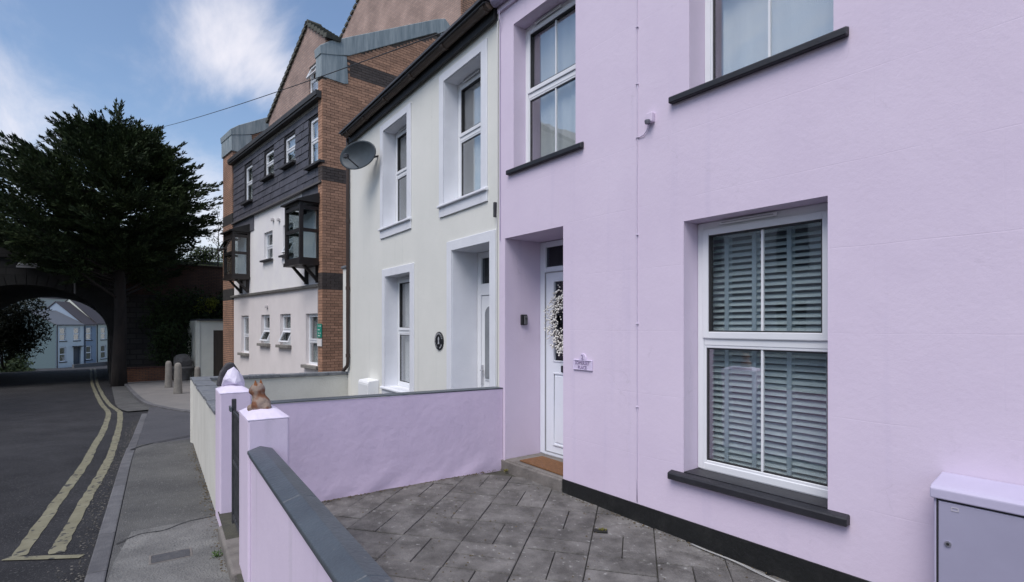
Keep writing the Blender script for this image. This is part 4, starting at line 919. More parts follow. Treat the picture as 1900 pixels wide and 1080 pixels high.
# front gable with its small open window, verge tiles, return
def gz(x, k): return min(8.36 + (x + 4.6) * .548, 10.18 - max(0, x + 1.28) * .66)
gw = (-1.2, -.48, 8.12, 8.92)
def gpiece(xa, xb, zl=None, zh=None):
    xs = sorted({xa, xb} | ({-1.28} if xa < -1.28 < xb else set())); P = [(xa, zl if zl else 7.75), (xb, zl if zl else 7.75)] + [(x, zh if zh else gz(x, 0)) for x in xs[::-1]]
    return P
mb = MB(); mb.prism(gpiece(-4.6, gw[0]), .12, .42); mb.prism(gpiece(gw[1], -.08), .12, .42); mb.prism(gpiece(gw[0], gw[1], None, gw[2]), .12, .42); mb.prism(gpiece(gw[0], gw[1], gw[3], None), .12, .42)
mb.build('front_gable', GABLE, fl); MB().box(-.08, .115, 7.75, -.02, .5, 9.25).build('gable_return', SIDEB, fl)
MB().box(-4.6, .11, 7.75, gw[0] - .05, .119, 8.12).box(gw[1] + .03, .11, 7.75, -.08, .119, 8.12).build('dark_band', DARKB, fl)
window(fl, gw[0], gw[1], gw[2], gw[3], .16, split=8.5, swing='up', net=True, thin=True)
VT = mat('verge_tile', (.045, .045, .04), .8, (.08, .08, .06), scale=6)
mb0 = MB().box(-.12, -.06, -.05, .12, .36, .06).mesh('verge_tile'); mb0.materials.append(VT)
def verge(xa, xb, f, y, step=.19):
    n = int(abs(xb - xa) / step)
    for k in range(n + 1):
        x = xa + (xb - xa) * k / n; s_ = (f(x + .01) - f(x - .01)) / .02
        o = link('verge_tile', mb0, fl); o.location = (x, y, f(x) + .03); o.rotation_euler = (0, -math.atan(s_) + .22 * (1 if s_ > 0 else -1), 0)
verge(-4.62, -1.3, lambda x: gz(x, 0), .12); verge(-1.26, .0, lambda x: gz(x, 0), .12)
MB().prism([(-4.6, 8.3), (-1.28, 10.15), (-.05, 9.3), (-.05, 7.76), (-4.6, 7.76)], .43, 4.5).build('gable_roof', ROOFSLATE, fl)
MB().prism([(.0, 7.86), (0, 7.9), (4.5, 10.0), (9.0, 10.0), (9, 7.86)], -8.3, -.27, 'x').build('main_roof', ROOFSLATE, fl)
# tall gable standing further back
tg = lambda x: min(14.16 + (x + 8.9) * .548, 18.3 - max(0, x + 1.4) * .6)
MB().prism([(-8.9, 7.9), (.1, 7.9), (.1, tg(.1)), (-1.4, 18.27), (-8.9, tg(-8.9))], 4.52, 4.9).build('rear_gable', GABLE, fl)
MB().box(.1, 4.53, 7.9, .12, 9, 17.2).build('rear_gable_return', SIDEB, fl); MB().box(-8.8, 4.91, 7.9, .09, 9, 14).build('rear_block', SIDEB, fl)
verge(-8.9, -1.5, tg, 4.52, .26)
# oriel bays
OG = glassmat('bay_glass', 1.7, (.8, .84, .85))
for xr, op in ((-.2, False), (-6.36, True)):
    x1_, x0_ = xr, xr - 1.12; yp = -.52; z0, z1 = 3.3, 4.82
    by = MB()
    by.box(x0_ - .03, yp - .03, z0 - .1, x1_ + .03, .058, z0)        # base board
    for (px_, py_) in ((x0_, yp), (x1_ - .09, yp)): by.box(px_, py_, z0, px_ + .09, py_ + .09, z1)
    for px_ in (x0_, x1_ - .09): by.box(px_, -.03, z0, px_ + .09, .058, z1)
    for zz in (z0 + .0, z0 + .78, z1 - .14):
        by.box(x0_ + .09, yp + .005, zz + .001, x1_ - .09, yp + .085, zz + .09)
        for px_ in (x0_, x1_ - .09): by.box(px_ + .005, yp + .09, zz + .001, px_ + .085, -.03, zz + .09)
    by.box(x0_, yp, z1, x1_, .058, z1 + .05)
    bo = by.build('oriel_bay', TIMBER, fl)
    MB().prism([(yp - .09, z1 + .05), (yp - .09, z1 + .09), (.055, z1 + .36), (.055, z1 + .05)], x0_ - .08, x1_ + .06, 'x').build('bay_roof', mat('bay_roof_felt', (.012, .011, .011), .7), bo)
    for zz, ze, k in ((z0 + .091, z0 + .78, 0), (z0 + .871, z1 - .14, 1)):
        if not (op and k == 1): MB().box(x0_ + .09, yp + .04, zz, x1_ - .09, yp + .046, ze).build('pane', OG, bo)
        for px_ in (x0_ + .045, x1_ - .045): MB().box(px_ - .003, yp + .09, zz, px_ + .003, -.03, ze).build('pane', OG, bo)
    if op:
        m_ = MB().ring(x0_ + .1, x1_ - .1, z0 + .89, z1 - .16, .05, yp - .0, yp + .04); p_ = MB().box(x0_ + .15, yp + .01, z0 + .94, x1_ - .15, yp + .016, z1 - .21); zt = z1 - .16
        for q, nm, mt in ((m_, 'open_sash', TIMBER), (p_, 'pane', OG)):
            q.v = [(v[0], yp + (v[1] - yp) * math.cos(R(28)) + (v[2] - zt) * math.sin(R(28)), zt + (v[2] - zt) * math.cos(R(28)) - (v[1] - yp) * math.sin(R(28))) for v in q.v]; q.build(nm, mt, bo)
    folds('net_curtain', x0_ + .12, x1_ - .12, z0 + .1, z1 - .12, -.05, bo, NET)
    for px_ in (x0_ + .15, x1_ - .2):
        MB().box(px_, -.03, 2.74, px_ + .08, .058, z0 - .1).prism([(yp + .12, z0 - .1), (yp + .2, z0 - .1), (-.03, 2.9), (-.03, 2.78)], px_, px_ + .08, 'x').build('bracket', TIMBER, bo)
    xa = x0_ - .05 if not op else -8.29
    MB().box(xa if op else -1.5, .03, 4.9, -.27 if not op else -5.9, .058, 5.4).build('slate_apron', mat('apron_slate', (.10, .10, .115), .65, (.075, .075, .088), scale=5), fl)
# vents, signs on the flats
for x, z in ((-4.5, 2.2), (-3.95, 4.98), (-3.4, 4.9)): MB().box(x - .06, -.02, z - .05, x + .06, .049, z + .04).build('vent_cover', mat('vent_plastic', (.5, .48, .48), .5), fl, bevel=.01)
MB().tube([(-.3, .02, 2.6), (-.3, .02, -.2)], .028, 8).build('grey_downpipe', mat('grey_pipe', (.28, .24, .23), .5), fl)
gsn = thing('green_sign', 'small green notice above a white one on the flats brick pier', 'sign', (-14.6, 4.69, 0), FA)
MB().box(-.25, -.04, 1.25, .02, -.018, 1.62).build('green_board', mat('sign_green', (.02, .24, .17), .5), gsn); MB().box(-.25, -.04, 1.02, .02, -.018, 1.22).build('white_board', mat('sign_white', (.7, .68, .66), .5), gsn)
mb = MB()
for x, z, w_2 in ((-.2, 1.55, .05), (-.1, 1.55, .1), (-.2, 1.45, .12), (-.19, 1.36, .06), (-.08, 1.36, .06), (-.2, 1.29, .14)): mb.box(x, -.042, z, x + w_2, -.0405, z + .022)
mb.build('printed_marks', mat('sign_white', (.7, .68, .66), .5), gsn, kind='stuff')
# ------------------------------------------------------------------ forecourt things
BOL = mat('bollard_stone', (.24, .225, .20), .85, (.17, .16, .145), scale=6, bump=.3, bscale=40)
bmz = MB().lathe([(.125, -.1), (.12, .05), (.105, .5), (.1, .82), (.098, .9), (.085, .98), (.05, 1.02), (.01, 1.03)], 18).mesh('bollard'); bmz.materials.append(BOL); bmz.polygons.foreach_set('use_smooth', [True] * len(bmz.polygons))
for x, y, h, lb in ((-20.7, 1.97, 1.0, 'taller looking stone bollard on the forecourt, right one of the standing pair'), (-23.85, 1.97, .98, 'stone bollard on the forecourt, left one of the standing pair'), (-24.6, 3.0, .7, 'short stone bollard before the cream outbuilding'), (-17.3, 3.25, .62, 'short stone bollard close under the pink flats wall')):
    o = link('bollard', bmz); o.location = (x, y, g(-x)); o.scale = (1.05, 1.05, h); tag(o, lb, 'bollard', 'stone bollards on the forecourt')
lb_ = thing('low_brick_wall', 'low red brick wall at the end of the forecourt before the bridge', 'wall', (-28.6, .72, 0), R(90))
LBM = brickmat('low_wall_brick', (.20, .085, .045), (.15, .065, .036), (.07, .05, .04), .225, .075, .012, .5)
MB().box(0, -.0, -1.6, 2.9, .24, -.32).build('wall', LBM, lb_)
for i in range(12): MB().box(.242 * i + .003, -.02, -.318, .242 * (i + 1) - .003, .26, -.25).build('coping_brick', mat('dark_coping_brick', (.07, .032, .025), .85, rnd=.2), lb_, bevel=.006)
OUTB_LIT = mat('outbuilding_lit_paint', (.80, .80, .70), .8, (.72, .72, .63), scale=1.7)  # cream lightened so the shaded walls look lit; daylight put into the colour
# cream outbuilding
sh_ = thing('outbuilding', 'small cream flat roofed outbuilding with a brown door beside the flats', 'outbuilding', (-27.5, 3.43, 0))
MB().wall(0, 4.2, -1.4, 1.78, 0, .15, []).build('side_wall', OUTB_LIT, sh_).rotation_euler = (0, 0, R(180))
MB().box(-4.2, 2.9, -1.4, 0, 3.0, 1.78).box(-4.2, .0, -1.4, -4.1, 2.9, 1.78).build('rear_walls', OUTB_LIT, sh_)
fwl = MB().wall(0, 3.0, -1.4, 1.78, 0, .12, [(.55, 1.25, -1.0, 1.35)]).build('front_wall', OUTB_LIT, sh_); fwl.rotation_euler = (0, 0, R(90))
MB().box(-4.35, -.12, 1.78, .12, 3.1, 1.86).build('roof', mat('roof_felt', (.05, .055, .06), .8), sh_)
dd = MB().box(-.1, .55, -1.0, -.06, 1.25, 1.35).build('door', mat('weathered_door', (.075, .058, .045), .7, (.05, .04, .03), scale=5, stretch=(6, 6, .4)), sh_)
for k in range(5): MB().box(-.059, .56 + k * .137, -.98, -.05, .56 + k * .137 + .13, 1.33).build('plank', MATS['weathered_door'], dd)
MB().tube([(-.04, .62, .2), (-.04, .62, .34)], .015, 8).build('handle', IRON, dd)
MB().box(-.06, 0, -1.0, .03, .04, 1.78).build('corner_trim', mat('pale_corner', (.6, .6, .55), .7), sh_)
rb = bmesh.new(); rr = random.Random(21)
for k in range(40):
    v = Vector((rr.gauss(0, 1), rr.gauss(0, 1), rr.gauss(0, 1))).normalized(); rb.verts.new((v.x * .42, v.y * .42, .62 + v.z * .38))
bmesh.ops.convex_hull(rb, input=rb.verts); me = bpy.data.meshes.new('boulder'); rb.to_mesh(rb and me); rb.free(); me.materials.append(mat('grey_boulder', (.11, .105, .10), .9, (.17, .165, .16), scale=5, bump=.5, bscale=12))
st = thing('stone_planter', 'grey stone planter topped with a boulder beside the cream outbuilding', 'planter', (-27.9, 2.82, g(27.9)))
link('boulder', me, st).location = (0, 0, .2); o = MB().lathe([(.28, -.1), (.34, .1), (.42, .5), (.5, .56), (.5, .62), (.4, .64)], 16).build('trough', MATS['grey_boulder'], st, smooth=True)

# ------------------------------------------------------------------ railway bridge and retaining wall
STN = brickmat('bridge_stone', (.022, .021, .021), (.015, .015, .015), (.01, .01, .01), .62, .28, .02, .7, axes='YZ')
STX = brickmat('vault_stone', (.035, .033, .031), (.026, .025, .024), (.016, .015, .014), .62, .28, .02, .6, axes='XZ')
br_ = thing('railway_bridge', 'dark stone arched railway bridge over the road', 'bridge', (-30, -2.5, 0))
hs, zs_, rise, top_ = 2.75, 1.15, 2.12, 4.6
ar = [(hs * math.cos(t), zs_ + rise * math.sin(t)) for t in [math.pi * k / 28 for k in range(29)]]
XB = -13.0
mb = MB()
P = [(ar[0][0], -2.2)] + ar + [(ar[-1][0], -2.2)]
for x, flip in ((0, False), (XB, True)):
    vs = []; fs = []
    for (y, z) in P: vs += [(x, y, z), (x, y, top_)]
    for i in range(len(P) - 1): fs.append((2 * i, 2 * i + 1, 2 * i + 3, 2 * i + 2))
    mb.add(vs, fs); mb.add([(x, hs, -2.2), (x, 3.0, -2.2), (x, 3.0, top_), (x, hs, top_)], [(0, 1, 2, 3)]); mb.add([(x, -hs, -2.2), (x, -11, -2.2), (x, -11, top_), (x, -hs, top_)], [(0, 1, 2, 3)])
mb.add([(0, 3, top_), (XB, 3, top_), (XB, -11, top_), (0, -11, top_)], [(0, 1, 2, 3)]); mb.add([(0, 3, -2.2), (XB, 3, -2.2), (XB, 3, top_), (0, 3, top_)], [(0, 1, 2, 3)])
mb.build('spandrel', STN, br_)
vs = []; fs = []
for (y, z) in P: vs += [(0, y, z), (XB, y, z)]
for i in range(len(P) - 1): fs.append((2 * i, 2 * i + 1, 2 * i + 3, 2 * i + 2))
MB().add(vs, fs).build('vault', STX, br_)
VO = mat('arch_stone', (.014, .014, .014), .9, rnd=.25)
for k in range(28):
    t0, t1 = math.pi * (k + .04) / 28, math.pi * (k + .96) / 28
    q = [((hs - .01 + w2) * math.cos(t), zs_ + (rise - .01 + w2) * math.sin(t)) for t, w2 in ((t0, 0), (t1, 0), (t1, .42), (t0, .42))]; MB().prism(q, -.1, .045, 'x').build('voussoir', VO, br_)
MB().box(-.1, -11, 4.35, .09, 3.0, 4.5).build('string_course', STN, br_); MB().box(-.45, -11, top_, -.02, 3.0, 5.5).build('parapet', STN, br_); MB().box(XB, -11, top_, XB + .4, 3, 5.5).build('parapet', STN, br_)
MB().tube([(.06, 1.56, 3.95), (.06, 1.56, 2.95)], .04, 8).build('drain_pipe', mat('pale_pipe', (.16, .16, .165), .7), br_)
ts = thing('height_sign', 'white triangular height warning sign on the dark bridge face', 'sign', (-29.88, -2.45, 4.05), R(90))
MB().prism([(-.33, 0), (.33, 0), (.0, .56)], -.02, 0).build('plate', mat('sign_plate_white', (.62, .62, .66), .5), ts, bevel=.01); MB().box(-.36, -.022, -.1, .36, 0, -.02).build('lower_plate', mat('sign_plate_grey', (.4, .4, .42), .5), ts)
MB().prism([(-.1, .09), (.1, .09), (.07, .16), (.1, .3), (0, .36), (-.1, .3), (-.07, .16)], -.026, -.0205).build('symbol', GASKET, ts)
rw = thing('retaining_wall', 'dark stone retaining wall with brick parapet beside the bridge', 'retaining wall', (-30.3, .5, 0), R(90))
MB().box(0.0, -.0, -1.8, 12, .5, 3.0).build('stone_face', brickmat('retaining_stone', (.048, .044, .042), (.03, .028, .027), (.02, .019, .018), .5, .24, .025, .8), rw)
MB().box(0.0, .25, 3.0, 12, .6, 4.46).build('brick_parapet', brickmat('retaining_brick', (.10, .052, .036), (.075, .04, .03), (.04, .03, .026), .225, .075, .012, .5), rw)
for i in range(13): MB().box(i * .9 + .004, .2, 4.462, i * .9 + .896, .65, 4.53).build('coping_stone', mat('dark_coping', (.05, .035, .03), .9, rnd=.15), rw, bevel=.01)
em = MB(); S = fr(0, 26, 2)
em.add([(-30.8, .6, 4.4), (-30.8, 30, 4.4), (-33, 30, 5.0), (-33, .6, 5.0), (-48, 30, 5.4), (-48, .6, 5.4)], [(0, 1, 2, 3), (3, 2, 4, 5)]); em.add([(-43, -13.5, 4.59), (-30.2, -13.5, 4.59), (-30.2, -40, 4.59), (-43, -40, 4.59)], [(0, 1, 2, 3)])
em.add([(-48, 30, 5.4), (-48, .6, 5.4), (-52, .6, -3), (-52, 30, -3)], [(0, 1, 2, 3)])
em.build('embankment', mat('embankment_grass', (.04, .06, .02), .95, (.03, .04, .018), scale=1), kind='structure')
rl = thing('railing', 'thin dark iron railing on top of the retaining wall', 'railing', (-30.8, .5, 4.53), R(90))
for i in range(0, 88): MB().box(i * .135, .02, 0, i * .135 + .018, .038, .95).build('baluster', IRON, rl)
for z in (.12, .86): MB().box(0, .016, z, 11.9, .019, z + .03).build('rail', IRON, rl)

# ------------------------------------------------------------------ vegetation
def leaves(name, cols, rough=.75): return mat(name, cols[0], rough, cols[1], scale=.9, rnd=.45, island=True, spec=.25)
CON = leaves('conifer_leaf', ((.013, .024, .010), (.034, .052, .016)))
tr = thing('conifer_tree', 'large dark spreading conifer beside the bridge arch', 'tree', (-27.6, .55, 0))
BARK = mat('bark', (.026, .02, .017), .95, (.014, .011, .01), scale=6, bump=.8, bscale=14, stretch=(1, 1, .25))
rr = random.Random(42)
mb = MB(); mb.tube([(0, 0, -1.4), (.03, 0, 0), (-.05, .05, 1.6), (.08, .02, 3.4), (.0, -.15, 5.5), (.05, -.05, 7.6), (0, 0, 9.4), (.0, 0, 10.5)], [.32, .25, .22, .2, .17, .12, .07, .02], 10)
def prof(z):
    T = [(3.9, 2.2), (4.5, 3.9), (5.2, 4.4), (6.0, 4.5), (7, 4.2), (8, 3.55), (9, 2.6), (9.8, 1.65), (10.3, .9), (10.8, .2)]
    if z <= T[0][0]: return T[0][1]
    for (a, ra), (b, rb_) in zip(T, T[1:]):
        if z <= b: return ra + (rb_ - ra) * (z - a) / (b - a)
    return .1
lf = MB(); side = Vector((.6032, .7976, 0)); 
def blade(p, d, ln, wd_):
    e = d.cross(Vector((rr.gauss(0, 1), rr.gauss(0, 1), rr.gauss(0, 1)))).normalized(); f = d.cross(e) * .3
    lf.add([p - e * wd_ * .5, p + d * ln * .45 - e * wd_ * .55 + f * wd_, p + d * ln, p + d * ln * .5 + e * wd_ * .5 - f * wd_ * .5], [(0, 1, 2, 3)])
def plume(p, d, ln, rad, n):
    a = d.cross(Vector((0, 0, 1)));  a = a.normalized() if a.length > .05 else Vector((1, 0, 0)); c = a.cross(d)
    for _ in range(n):
        t = rr.random() ** .8; q = rr.uniform(0, 6.283); k = rad * (1.02 - t) * math.sqrt(rr.random()); rd = a * math.cos(q) + c * math.sin(q) * .55
        dd_ = (d * rr.uniform(.5, 1.1) + rd * rr.uniform(.1, .8) + Vector((0, 0, .12))).normalized(); blade(p + d * ln * t + rd * k, dd_, rr.uniform(.10, .24), rr.uniform(.03, .06))
for b in range(340):
    ze = 4.2 + 5.8 * (rr.random() ** .9); az = rr.uniform(0, 2 * math.pi); R_ = prof(ze) * (rr.uniform(.80, 1.0) if rr.random() < .75 else rr.uniform(1.0, 1.16))
    dx = Vector((math.cos(az), math.sin(az), 0)); R_ *= 1.06 if dx.dot(side) < 0 else (.80 if ze > 5.8 else .56)
    R_ = max(.3, R_ - .8); z0 = min(max(2.4, ze - R_ * rr.uniform(.35, .65)), 9.4)
    A_ = Vector((0, 0, z0)); C_ = dx * R_ + Vector((0, 0, ze - .25 - max(0, ze - 7.5) * .28)); B_ = A_.lerp(C_, .55) - Vector((0, 0, .08 * R_))
    pts = [A_ * (1 - k / 8) ** 2 + B_ * 2 * (k / 8) * (1 - k / 8) + C_ * (k / 8) ** 2 for k in range(9)]
    if b % 2 == 0: mb.tube(pts, [max(.012, .06 * (1 - k / 8) * min(1, R_ / 3)) for k in range(9)], 5, cap=False)
    up_ = .28 + .5 * max(0, (ze - 6) / 4.5)
    d_ = (dx + Vector((0, 0, up_ + rr.gauss(0, .12)))).normalized(); plume(C_, d_, rr.uniform(.9, 1.5), .34, 95)
    for k in range(int(3 + R_ * 1.6)):
        t = rr.uniform(.3, 1); i = min(7, int(t * 8)); p = pts[i].lerp(pts[i + 1], t * 8 - i); lat = Vector((-dx.y, dx.x, 0)) * rr.choice((-1, 1))
        d2 = (dx * rr.uniform(.3, 1) + lat * rr.uniform(.2, .9) + Vector((0, 0, up_ * .8 + rr.gauss(0, .2)))).normalized(); plume(p, d2, rr.uniform(.7, 1.25), .30, 62)
# upright leaders along the top
LD = [(0, 0, 9.35, 1.6)] + [(side.x * k, side.y * k + 0, z, l_) for k, z, l_ in ((-1.1, 8.7, 1.4), (-2.3, 8.4, 1.25), (1.3, 8.4, 1.3), (-3.4, 7.6, 1.1), (2.1, 7.5, 1.0))]
for x, y, z, l_ in LD:
    for j in range(4): plume(Vector((x + rr.gauss(0, .05), y + rr.gauss(0, .05), z - .3 + .25 * j)), Vector((rr.gauss(0, .12), rr.gauss(0, .12), 1)).normalized(), l_ - .2 * j, .26, 70)
    for j in range(9): q = rr.uniform(0, 6.28); plume(Vector((x, y, z + rr.uniform(-.3, l_ * .6))), Vector((math.cos(q), math.sin(q), rr.uniform(.5, .9))).normalized(), rr.uniform(.4, .7), .16, 34)
mb.build('trunk', BARK, tr, smooth=True); lf.build('crown', CON, tr, weld=False, kind='stuff')
def bush(name, label, loc, rad, n, size, cols, flat=(1, 1, 1), sd=1, cat='bush', clumps=9, stems=True):
    r2 = random.Random(sd); t = thing(name, label, cat, loc); m_ = MB()
    for c_ in range(clumps):
        a = r2.uniform(0, 6.28); q = r2.random() ** .5; c0 = Vector((math.cos(a) * q * rad * .75 * flat[0], math.sin(a) * q * rad * .75 * flat[1], rad * flat[2] * (.35 + 1.0 * r2.random())))
        leafmass(m_, c0, rad * .42, n // clumps, size, r2, .3, (max(.5, flat[0]), max(.5, flat[1]), 1))
    m_.build('foliage', leaves('leaf_' + str(cols[0]), cols), t, weld=False)
    if stems:
        s_ = MB()
        for k in range(7): a = r2.uniform(0, 6.28); s_.tube([(0, 0, -.1), (math.cos(a) * rad * .3 * flat[0], math.sin(a) * rad * .3 * flat[1], rad * .6 * flat[2]), (math.cos(a) * rad * .6 * flat[0], math.sin(a) * rad * .6 * flat[1], rad * 1.1 * flat[2])], [.03, .02, .008], 5)
        s_.build('stems', BARK, t)
    return t
IV = ((.020, .035, .012), (.035, .055, .018)); MG = ((.05, .075, .025), (.07, .10, .035))
bush('ivy_bush', 'dark ivy bush beside the cream outbuilding and stone planter', (-28.9, 2.5, -.7), 1.15, 2600, .16, IV, (.5, .8, 1.25), 3, 'ivy', 14)
bush('ivy_mass', 'dark ivy hanging over the retaining wall under the conifer', (-29.7, 3.1, .8), 1.5, 3200, .17, IV, (.28, 1.3, 1.05), 4, 'ivy', 18, False)
bush('ivy_mass', 'dark ivy covering the stone face just above the cream outbuilding', (-29.75, 5.2, 1.4), 1.3, 2200, .17, IV, (.28, 1.2, .9), 14, 'ivy', 14, False)
bush('golden_shrub', 'yellow green shrub growing on the retaining wall above the outbuilding', (-29.4, 4.05, 2.25), .55, 700, .14, ((.16, .17, .02), (.11, .13, .02)), (.6, 1.1, .7), 5)
for k, (x, y, r_, lb) in enumerate(((-32.6, 4.0, 1.0, 'light green bush behind the railing, the one next to the flats'), (-32.3, 2.4, .8, 'light green bush behind the railing, middle of the row'), (-33.2, 5.8, 1.2, 'large light green bush behind the railing mostly hidden by the flats'), (-32.8, 1.1, .7, 'light green bush behind the railing next to the conifer'))):
    bush('embankment_bush', lb, (x, y, 4.6), r_, 1500, .15, MG, (1, 1, .6), 20 + k)
sp = thing('sapling', 'thin leafy sapling standing behind the left pier of the flats', 'tree', (-31.5, 4.75, 4.5)); r2 = random.Random(8); m_ = MB(); s_ = MB()
s_.tube([(0, 0, -.2), (.03, .02, 1.0), (0, .05, 2.0), (.02, 0, 2.9)], [.03, .025, .016, .006], 6)
for k in range(16):
    z = .9 + k * .12; a = r2.uniform(0, 6.28); e = Vector((math.cos(a) * .45, math.sin(a) * .5, z + .35)); s_.tube([(0, 0, z), e * .6 + Vector((0, 0, z * .4)), e], [.01, .007, .003], 4); leafmass(m_, e, .22, 26, .12, r2, .2)
s_.build('trunk', BARK, sp); m_.build('crown', leaves('sapling_leaf', ((.05, .075, .02), (.07, .09, .03))), sp, weld=False)

# ------------------------------------------------------------------ houses beyond the arch
def farhouse(loc, rz, wd_, dep, zb, ze, zr, wallm, label, wins, sidem=None, roofm=None, door=None, chim=False):
    t = thing('distant_house', label, 'house', loc, rz); holes = [(a, b, c, d) for a, b, c, d in wins] + ([door] if door else [])
    MB().wall(0, wd_, zb, ze, 0, .3, holes).build('front_wall', wallm, t)
    MB().prism([(.004, zb), (.004, ze - .01), (dep / 2, zr - .12), (dep, ze), (dep, zb)], -.02, -.002, 'x').prism([(.3, zb), (.3, ze), (dep / 2, zr - .12), (dep, ze), (dep, zb)], 0, .3, 'x').prism([(.3, zb), (.3, ze), (dep / 2, zr - .12), (dep, ze), (dep, zb)], wd_ - .3, wd_ - .01, 'x').box(.3, dep - .3, zb, wd_ - .3, dep, ze).build('gable_walls', sidem or wallm, t)
    MB().box(.3, .31, ze - .2, wd_ - .3, dep - .31, ze - .1).box(.3, dep * .5, zb, wd_ - .3, dep * .5 + .1, ze - .2).build('inner_walls', DARKROOM, t)
    rf = MB().prism([(-.2, ze - .06), (-.2, ze + .04), (dep / 2, zr), (dep + .2, ze + .04), (dep + .2, ze - .06), (dep / 2, zr - .11)], -.1, wd_ + .0, 'x').build('roof', roofm or ROOFSLATE, t)
    if chim: MB().box(wd_ - .9, dep / 2 - .3, zr - .5, wd_ - .3, dep / 2 + .3, zr + 1.1).build('chimney', wallm, rf)
    MB().box(0, -.05, ze - .14, wd_, -.002, ze - .03).build('fascia', mat('pale_fascia', (.7, .72, .74), .6), t)
    MB().tube([(.12, -.06, ze - .1), (.12, -.06, zb)], .05, 6).build('downpipe', IRON, t)
    for a, b, c, d in wins:
        window(t, a, b, c, d, .1, split=(c + d) / 2, thin=True, fw=.07); MB().box(a - .08, -.06, c - .1, b + .08, .0, c - .001).build('sill', mat('dark_sill', (.03, .028, .03), .7), t)
    if door:
        o = MB().box(door[0], .15, door[2], door[1], .2, door[3]).build('door', mat('navy_door', (.03, .04, .06), .5), t); MB().box(door[0] - .15, -.5, door[3] + .02, door[1] + .15, .0, door[3] + .12).build('porch_canopy', IRON, t)
    return t
zb = -3.25; ze = 1.6
FW = mat('distant_white_paint', (.62, .67, .68), .8); FB = mat('distant_blue_paint', (.24, .30, .38), .8); FC = mat('distant_cream_paint', (.55, .58, .52), .8); FS = mat('distant_blue_grey_shaded', (.09, .135, .15), .85)  # FS: blue grey side wall with its shade put into the colour
C0 = Vector((-78.3, -4.1)); fd = Vector((-.8, .6)); fa = math.atan2(fd.y, fd.x)
GR = mat('pale_slate_roof', (.10, .11, .125), .7); DR = mat('dark_slate_roof', (.045, .04, .046), .75)
def fh_at(t): p = C0 + fd * t; return (p.x, p.y, 0)
# local +x must run along the front seen left to right and +y away from us: rotate so that x = fd
def wnd(*xs): return [(x - .45, x + .45, c, d) for x, lo in xs for c, d in (((-.2, 1.3),) if not lo else ((-.2, 1.3), (-2.55, -.9)))]
h1 = farhouse(fh_at(0), fa, 3.9, 6.5, zb, ze, 3.3, FW, 'distant white house with blue grey side wall darkened as shade seen through the arch', wnd((.95, 1), (2.9, 0)), sidem=FS, roofm=GR, door=(2.4, 3.5, zb + .15, -.95))
h2 = farhouse(fh_at(3.92), fa, 1.9, 6.5, zb, ze, 4.4, FB, 'distant blue house in the middle of the row seen through the arch', wnd((.8, 1)), roofm=DR)
h3 = farhouse(fh_at(5.84), fa, 5.5, 6.5, zb, ze + .1, 4.9, FC, 'distant cream house at the right end of the row seen through the arch', wnd((1.2, 1), (3.2, 1)), roofm=DR, chim=True)
rr_ = farhouse(((C0 + fd * 1.0 + Vector((-.6, -.8)) * 7.5).x, (C0 + fd * 1.0 + Vector((-.6, -.8)) * 7.5).y, 2.0), fa, 16, 7, zb, ze + 1.4, 6.4, FC, 'distant row with a long dark roof higher up behind the white house', [], roofm=DR, chim=True)
fwl_ = MB().box(0, -2.0, zb - .3, 8, -1.8, zb + .45).build('low_wall', mat('far_wall', (.10, .10, .10), .9)); fwl_.location = (C0.x, C0.y, 0); fwl_.rotation_euler = (0, 0, fa); tag(fwl_, 'low dark wall in front of the distant houses through the arch', 'wall')
BIN = MB().prism([(-.28, 0), (.28, 0), (.3, .95), (-.3, .95)], -.33, .33).mesh('bin'); BIN2 = MB().box(-.32, -.38, .95, .32, .36, 1.03).mesh('bin_lid')
for me_ in (BIN, BIN2): me_.materials.append(None)
for k, (tt, c_, lb) in enumerate(((5.0, (.42, .48, .54), 'pale grey wheeled bin before the distant houses, left of three'), (5.85, (.45, .5, .55), 'pale grey wheeled bin before the distant houses, middle of three'), (6.6, (.06, .10, .14), 'dark wheeled bin before the distant houses, right of three'))):
    p = C0 + fd * tt + Vector((.6, .8)) * 2.4 * 1.0; p = C0 + fd * tt - Vector((-fd.y, fd.x)) * 2.6
    t = thing('wheeled_bin', lb, 'bin', (p.x, p.y, zb), fa, 'bins before the distant houses'); mt = mat('bin_plastic_%d' % k, c_, .5)
    for nm, me_ in (('bin_body', BIN), ('lid', BIN2)):
        m2 = me_.copy(); m2.materials.clear(); m2.materials.append(mt); link(nm, m2, t)
    for sx in (-.22, .22): o = MB().tube([(sx - .03, .3, .1), (sx + .03, .3, .1)], .1, 10).build('wheel', GASKET, t)
# dark hedge and overhanging branches on the far left of the arch
bush('hedge', 'dark hedge on the left verge beyond the arch', (-52, -5.2, -2.6), 1.5, 3000, .25, IV, (2.6, .8, .9), 31, 'hedge', 16)
bush('overhanging_tree', 'dark leafy branches hanging into the arch opening on the left', (-46, -4.9, -1.1), 2.3, 8000, .24, ((.006, .010, .004), (.011, .017, .007)), (1.0, .9, 1.5), 32, 'tree', 26)  # leaves near black: the tunnel's darkness is put into their colour
ver = MB().add([(-44, -5.6, g(44) - .09), (-44, -14, g(44) + 1), (-74, -14, g(74) + 1), (-74, -5.4, g(74) - .09)], [(0, 1, 2, 3)]).build('verge', MATS['embankment_grass'], kind='structure')

